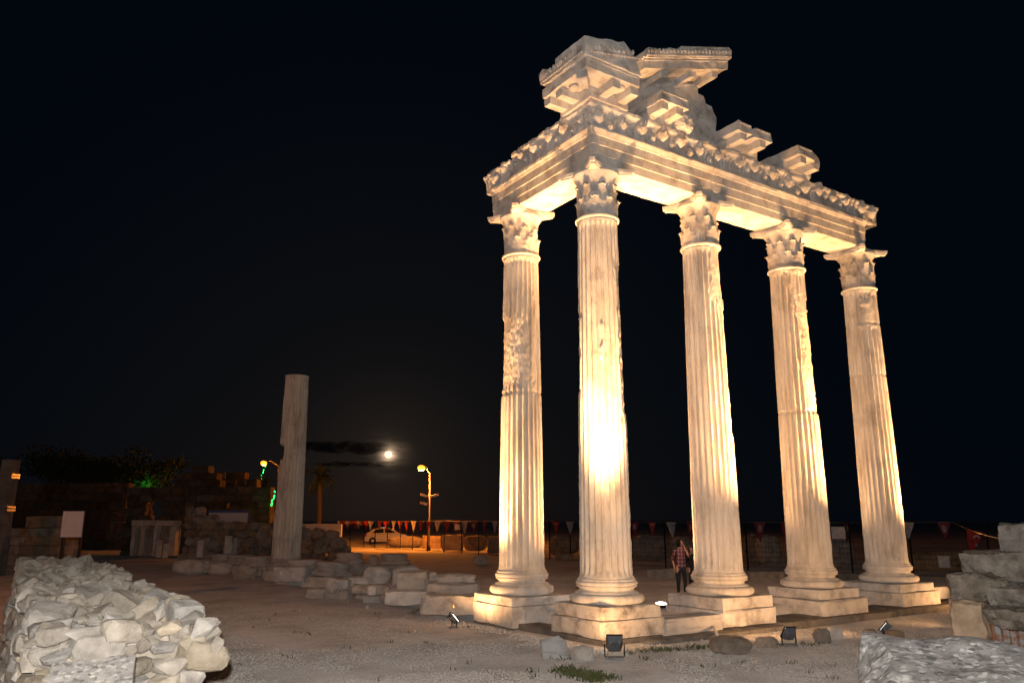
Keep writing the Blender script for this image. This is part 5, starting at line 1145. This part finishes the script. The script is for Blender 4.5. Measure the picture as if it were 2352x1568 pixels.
# ------------------------------------------------------------------ people
def skin_body(bones, radii, name, sub=2):
    me = bpy.data.meshes.new(name); keys = list(radii); idx = {k: i for i, k in enumerate(keys)}
    me.from_pydata([radii[k][0] for k in keys], [(idx[a], idx[b_]) for a, b_ in bones], [])
    o = bpy.data.objects.new(name, me); COL.objects.link(o)
    sm3 = o.modifiers.new('skin', 'SKIN'); ss_ = o.modifiers.new('sub', 'SUBSURF'); ss_.levels = sub; ss_.render_levels = sub
    for k in keys: v = me.skin_vertices[0].data[idx[k]]; v.radius = radii[k][1] if hasattr(radii[k][1], '__len__') else (radii[k][1],)*2
    me.skin_vertices[0].data[idx['pelvis']].use_root = True
    dg = bpy.context.evaluated_depsgraph_get(); ev = o.evaluated_get(dg); m2_ = bpy.data.meshes.new_from_object(ev); bpy.data.objects.remove(o); return m2_
def head_geo(mb, c, yaw, s_=1.):
    nu, nv = 24, 18; V = []; cy, sy = math.cos(yaw), math.sin(yaw)
    for j in range(nv+1):
        ph = PI*j/nv
        for i in range(nu):
            th = 2*PI*i/nu; x = math.sin(th)*math.sin(ph); y = -math.cos(th)*math.sin(ph); z = math.cos(ph)
            X = x*.074*(1-.20*max(0, -z)**1.5); Y = y*.094; Zz = z*.118; fr = max(0, -y)
            g_ = lambda a, b2, c2, d2: math.exp(-((X-a)/c2)**2-((Zz-b2)/d2)**2)
            Y -= fr*(.026*g_(0,-.022,.012,.026)+.010*g_(0,.022,.05,.012)+.010*g_(0,-.066,.022,.012)+.012*g_(0,-.105,.03,.02)); Y += fr*(.014*g_(-.03,.0,.016,.012)+.014*g_(.03,.0,.016,.012))
            if y > 0: Y -= .02*max(0, -z)
            X, Y, Zz = X*s_, Y*s_, Zz*s_; V.append((c[0]+X*cy-Y*sy, c[1]+X*sy+Y*cy, c[2]+Zz))
    mb.add(V, [(j*nu+i, (j+1)*nu+i, (j+1)*nu+(i+1) % nu, j*nu+(i+1) % nu) for j in range(nv) for i in range(nu)])
    for sg in (-1, 1):                                   # ears
        e = np.array([sg*.076*cy-.01*-sy, sg*.076*sy+.01*cy, -.005])*s_; mb.ball((c[0]+e[0], c[1]+e[1], c[2]+e[2]), (.012*s_,.018*s_,.028*s_), 8, 6)
def person(label, px, D, zhead, yaw, shirt, pose, hair='bob'):
    p = at(px, 1300, D); g_ = gz(p[0], p[1]); hgt = zhead-g_; k = hgt/1.72
    t = thing('person', label, 'person', (p[0], p[1], g_), -YAW, 'two people standing behind the columns')
    t.scale = (k,)*3
    r_ = {'pelvis': ((0,.0,.93),(.155,.115)), 'waist': ((0,0,1.06),(.145,.105)), 'chest': ((0,0,1.27),(.165,.115)), 'neckb': ((0,.005,1.42),(.085,.075)), 'neck': ((0,-.0,1.50),.052), 'skull': ((0,-.01,1.58),.05)}
    bones = [('pelvis','waist'),('waist','chest'),('chest','neckb'),('neckb','neck'),('neck','skull')]
    for s_, sg in (('l',-1),('r',1)):
        r_.update({'hip'+s_: ((sg*.09,0,.86),(.105,.10)), 'knee'+s_: ((sg*.105,-.02,.49),.066), 'ank'+s_: ((sg*.11,.02,.085),.047), 'toe'+s_: ((sg*.125,-.13,.035),(.045,.035))})
        bones += [('pelvis','hip'+s_),('hip'+s_,'knee'+s_),('knee'+s_,'ank'+s_),('ank'+s_,'toe'+s_)]
        r_['sh'+s_] = ((sg*.185,.005,1.385),.062); bones += [('neckb','sh'+s_),('sh'+s_,'el'+s_),('el'+s_,'wr'+s_),('wr'+s_,'palm'+s_)]
        el, wr, pa, fdir, thumb = pose[s_]
        r_['el'+s_] = (el,.047); r_['wr'+s_] = (wr,.032); r_['palm'+s_] = (pa,(.038,.020))
        fd_ = Vector(fdir).normalized(); up = Vector((0,0,1)); sd_ = fd_.cross(Vector(thumb)).normalized(); curl = Vector(thumb)
        for j, (of, ln) in enumerate(((-.027,.062),(-.009,.072),(.009,.067),(.027,.052))):
            a0 = Vector(pa)+fd_*.03+sd_*of; a1 = a0+fd_*ln*.6; a2 = a1+(fd_*.55+curl*.75).normalized()*ln*.55
            r_['f%d%sa' % (j, s_)] = (tuple(a0),.0095); r_['f%d%sb' % (j, s_)] = (tuple(a1),.009); r_['f%d%sc' % (j, s_)] = (tuple(a2),.0075)
            bones += [('palm'+s_,'f%d%sa' % (j, s_)),('f%d%sa' % (j, s_),'f%d%sb' % (j, s_)),('f%d%sb' % (j, s_),'f%d%sc' % (j, s_))]
        a0 = Vector(pa)-sd_*.035+curl*.01; a1 = a0-sd_*.02+fd_*.03+curl*.01; r_['t%sa' % s_] = (tuple(a0),.011); r_['t%sb' % s_] = (tuple(a1),.009); bones += [('palm'+s_,'t%sa' % s_),('t%sa' % s_,'t%sb' % s_)]
    m = skin_body(bones, r_, 'body')
    mb = MB(); mb.v = [tuple(v.co) for v in m.vertices]; mb.f = [tuple(pp.vertices) for pp in m.polygons]; nb = len(mb.f)
    hc = (0, -.02, 1.605); head_geo(mb, hc, yaw)
    body = mb.mesh('body', True)
    for mn in ('skin', shirt, 'jeans', 'dark_metal'): body.materials.append(MAT[mn])
    for i, pp in enumerate(body.polygons):
        c = pp.center; mi = 0
        if i < nb:
            if c.z < .07 : mi = 3
            elif c.z < .90: mi = 2
            elif c.z < 1.455: mi = 1
            for s_ in ('l', 'r'):                          # bare hands and lower forearms
                wr = Vector(r_['wr'+s_][0]); el = Vector(r_['el'+s_][0]); pa = Vector(r_['palm'+s_][0]); ax = (wr-el)
                f_ = (c-el).dot(ax)/ax.length_squared; dd = (c-(el+ax*min(1, max(0, f_)))).length
                if (f_ > pose['sleeve'] and dd < .07) or (c-pa).length < .13 and c.z > .5 and f_ > .9: mi = 0
        pp.material_index = mi
    bo = mk('body', body, None, t)
    # shirt hem and hair as children
    hm = MB(); nu, nv = 24, 12; V = []; cy, sy = math.cos(yaw), math.sin(yaw)
    lo_ = {'bob': -.11, 'long': -.30}[hair]
    rnd = random.Random(3)
    for j in range(nv+1):
        for i in range(nu+1):
            th = R(48)+(2*PI-R(96))*i/nu; tt = j/nv                 # open at the face
            if tt < .5: ph = tt*PI; rx, ry, z = .086*math.sin(ph), .108*math.sin(ph), .13*math.cos(ph)
            else: k2 = (tt-.5)/.5; rx, ry, z = .086*(1-.12*k2), .108*(1-.10*k2), lo_*k2
            wv = 1+.05*math.sin(i*2.1+j*.7)
            X, Y = math.sin(th)*rx*wv, -math.cos(th)*ry*wv+.008; V.append((hc[0]+X*cy-Y*sy, hc[1]+X*sy+Y*cy, hc[2]+z+.008))
    hm.add(V, [(j*(nu+1)+i, (j+1)*(nu+1)+i, (j+1)*(nu+1)+i+1, j*(nu+1)+i+1) for j in range(nv) for i in range(nu)])
    hm.add([(v[0]*.97, v[1]*.97+.0, v[2]-.004) for v in V], [(j*(nu+1)+i, j*(nu+1)+i+1, (j+1)*(nu+1)+i+1, (j+1)*(nu+1)+i) for j in range(nv) for i in range(nu)])
    mk('hair', hm.mesh('hair', True), MAT['hair'], t)
    return t
DP = 20.5
pose1 = {'l': ((-.25,.06,1.12), (-.22,-.04,.90), (-.22,-.06,.83), (0,-.1,-1), (.6,-.5,0)), 'r': ((.22,-.17,1.20), (.13,-.25,1.42), (.09,-.20,1.50), (-.15,.05,1), (-.5,.6,.1)), 'sleeve': .25}
person('person in a red plaid shirt and black trousers raising a hand to the mouth', 1564, DP, float(at(1564, 1239, DP)[2]), R(48), 'plaid', pose1, 'bob')
pose2 = {'l': ((-.25,.05,1.13), (-.23,-.06,.92), (-.23,-.08,.85), (0,-.1,-1), (.6,-.5,0)), 'r': ((.25,.05,1.13), (.23,-.06,.92), (.23,-.08,.85), (0,-.1,-1), (-.6,-.5,0)), 'sleeve': .9}
person('person in a black jacket mostly hidden behind the third column', 1590, 21.6, float(at(1590, 1256, 21.6)[2]), R(-25), 'black_jacket', pose2, 'long')
# ------------------------------------------------------------------ small ground cover
def blades(name, label, spots, hmin, hmax, seed):
    rnd = np.random.RandomState(seed); mb = MB()
    for (p, n, rad) in spots:
        zb = gz(p[0], p[1])-.012
        for _ in range(n):
            q = np.array([p[0], p[1]])+rnd.normal(size=2)*rad; z = zb; a = rnd.rand()*2*PI; h = rnd.uniform(hmin, hmax); w = .006+.006*rnd.rand(); ln = rnd.normal(size=2)*h*.5
            b0 = np.array([q[0], q[1], z]); sd_ = np.array([math.cos(a), math.sin(a), 0])*w
            mb.add([b0-sd_, b0+sd_, b0+sd_*.5+np.array([ln[0]*.4, ln[1]*.4, h*.6]), b0+np.array([ln[0], ln[1], h])], [(0,1,2),(0,2,3)])
    tag(mk(name, mb.mesh(name), MAT['grass']), label, 'grass', kind='stuff')
sp = []
rg = random.Random(9)
for k in range(34): px = 1290+rg.random()*120; py = 1538+(px-1290)*.20+rg.random()*16-4; sp.append((GP(px, min(1575, py)), 34, .09))
for k in range(46): px = 1500+rg.random()*240; sp.append((GP(px, 1494-(px-1500)*.055+rg.uniform(-3,3)), 14, .06))
for px, py in ((1265,1508),(1270,1510),(1300,1513),(1078,1440),(1110,1428),(1450,1500),(1480,1497),(1790,1482),(1850,1482),(1870,1480),(960,1402),(950,1408),(975,1398),(1480,1514),(760,1365),(790,1372)): sp.append((GP(px, py), 26, .07))
for k in range(70):
    px = rg.uniform(560, 1950); py = rg.uniform(1400, 1565)
    if px < 980 or py > 1500: sp.append((GP(px, py), rg.randrange(3, 12), .05))
blades('weeds', 'short green weeds along the foundation and in the foreground dirt', sp, .03, .10, 3)
blades('weeds', 'green weeds left of the rubble wall', [(LD(-5.2-rg.random()*1.6, 7.4+rg.random()*3), 60, .12) for k in range(30)], .04, .12, 4)
# gravel
octa = np.array([(1,0,0),(-1,0,0),(0,1,0),(0,-1,0),(0,0,1),(0,0,-.6)], float); of = [(0,2,4),(2,1,4),(1,3,4),(3,0,4),(2,0,5),(1,2,5),(3,1,5),(0,3,5)]
rnd = np.random.RandomState(12)
def gravel(label, PX, PY, s0, s1, pw):
    n = len(PX); P = np.array([onz(a, b_, G0) for a, b_ in zip(PX, PY)]); P[:, 2] = ground_h(P[:, 0], P[:, 1]); ok = (vnoise(P, .9, 44, 3) > -.02-.25*rnd.rand(n)) & (P[:, 1] < 18) & ~((P[:, 0] > -.9) & (P[:, 1] > -1.0)); P = P[ok]; n = len(P)
    s_ = s0+s1*rnd.rand(n)**pw; a = rnd.rand(n)*2*PI; c, d = np.cos(a), np.sin(a); jit = 1+.7*(rnd.rand(n, 6, 1)-.5)
    V = octa[None]*jit*np.stack([s_*1.3, s_, s_*.85], 1)[:, None, :]; X = V[..., 0]*c[:, None]-V[..., 1]*d[:, None]; Y = V[..., 0]*d[:, None]+V[..., 1]*c[:, None]
    V = np.stack([X, Y, V[..., 2]+(s_*.2)[:, None]], -1)+P[:, None, :]
    Fc = (np.array(of)[None]+(np.arange(n)*6)[:, None, None]).reshape(-1, 3)
    m = bpy.data.meshes.new('gravel'); m.vertices.add(n*6); m.vertices.foreach_set('co', V.ravel()); m.loops.add(len(Fc)*3); m.loops.foreach_set('vertex_index', Fc.ravel().astype(np.int32)); m.polygons.add(len(Fc)); m.polygons.foreach_set('loop_start', np.arange(len(Fc), dtype=np.int32)*3); m.update(calc_edges=True)
    return tag(mk('gravel', m, MAT['pebble']), label, 'gravel', kind='stuff')
gravel('loose pale gravel scattered over the dirt', rnd.uniform(380, 2330, 52000), 1318+262*rnd.rand(52000)**.62, .006, .016, 3)
FX = rnd.uniform(1000, 1640, 5000); gravel('grey gravel thick along the foot of the temple', FX, np.interp(FX, [1000,1100,1270,1400,1640], [1418,1440,1480,1502,1492])+rnd.normal(size=5000)*9, .008, .026, 3)
# ------------------------------------------------------------------ moon, clouds
mpz = CAM+MOON_DIR*1500; mb = MB(); mb.ball((0,0,0), 6.8, 32, 20); m = mb.mesh('moon', True)
plain('moon', (.8,.75,.65), 1., emit=(1.0,.80,.50), es=1.35); tag(mk('moon', m, MAT['moon'], None, mpz), 'bright full moon low in the sky, partly behind dark clouds', 'moon')
mcl = bpy.data.materials.new('cloud'); mcl.use_nodes = True; tcl = mcl.node_tree; tcl.nodes.clear(); MAT['cloud'] = mcl
oc = N(tcl, 'ShaderNodeOutputMaterial'); va = N(tcl, 'ShaderNodeVolumeAbsorption'); va.inputs['Color'].default_value = (.02,.02,.03,1); va.inputs['Density'].default_value = .045; tcl.links.new(va.outputs[0], oc.inputs['Volume'])
def cloud(label, pts, D, seed, th=1.):
    c = at(pts[len(pts)//2][0], pts[len(pts)//2][1], D); mbc = MB(); rnd = np.random.RandomState(seed)
    for (px, py, rx, rz_) in pts:
        q = at(px, py, D)-c; k = D/F_PX; mbc.ball(q, (rx*k*1.0, rx*k*.7, rz_*k), 26, 16)
    V = np.array(mbc.v); V[:, 2] += vnoise(V, .06, seed, 5)*5.0; V[:, 0] += vnoise(V, .05, seed+1, 4)*12
    tag(mk('cloud', pyd('cloud', V, mbc.f, True), MAT['cloud'], None, c), label, 'cloud', 'dark clouds by the moon')
cloud('long dark cloud across the top of the moon', [(720,1024,60,9),(760,1028,50,13),(800,1024,42,11),(835,1030,40,14),(862,1024,34,8),(884,1033,24,5),(903,1034,17,3.0)], 1200, 3)
cloud('thin dark cloud streak just below the moon', [(760,1067,40,3),(800,1064,40,4.5),(840,1066,32,4),(868,1068,24,3.5),(893,1062,16,3.5)], 1200, 8)
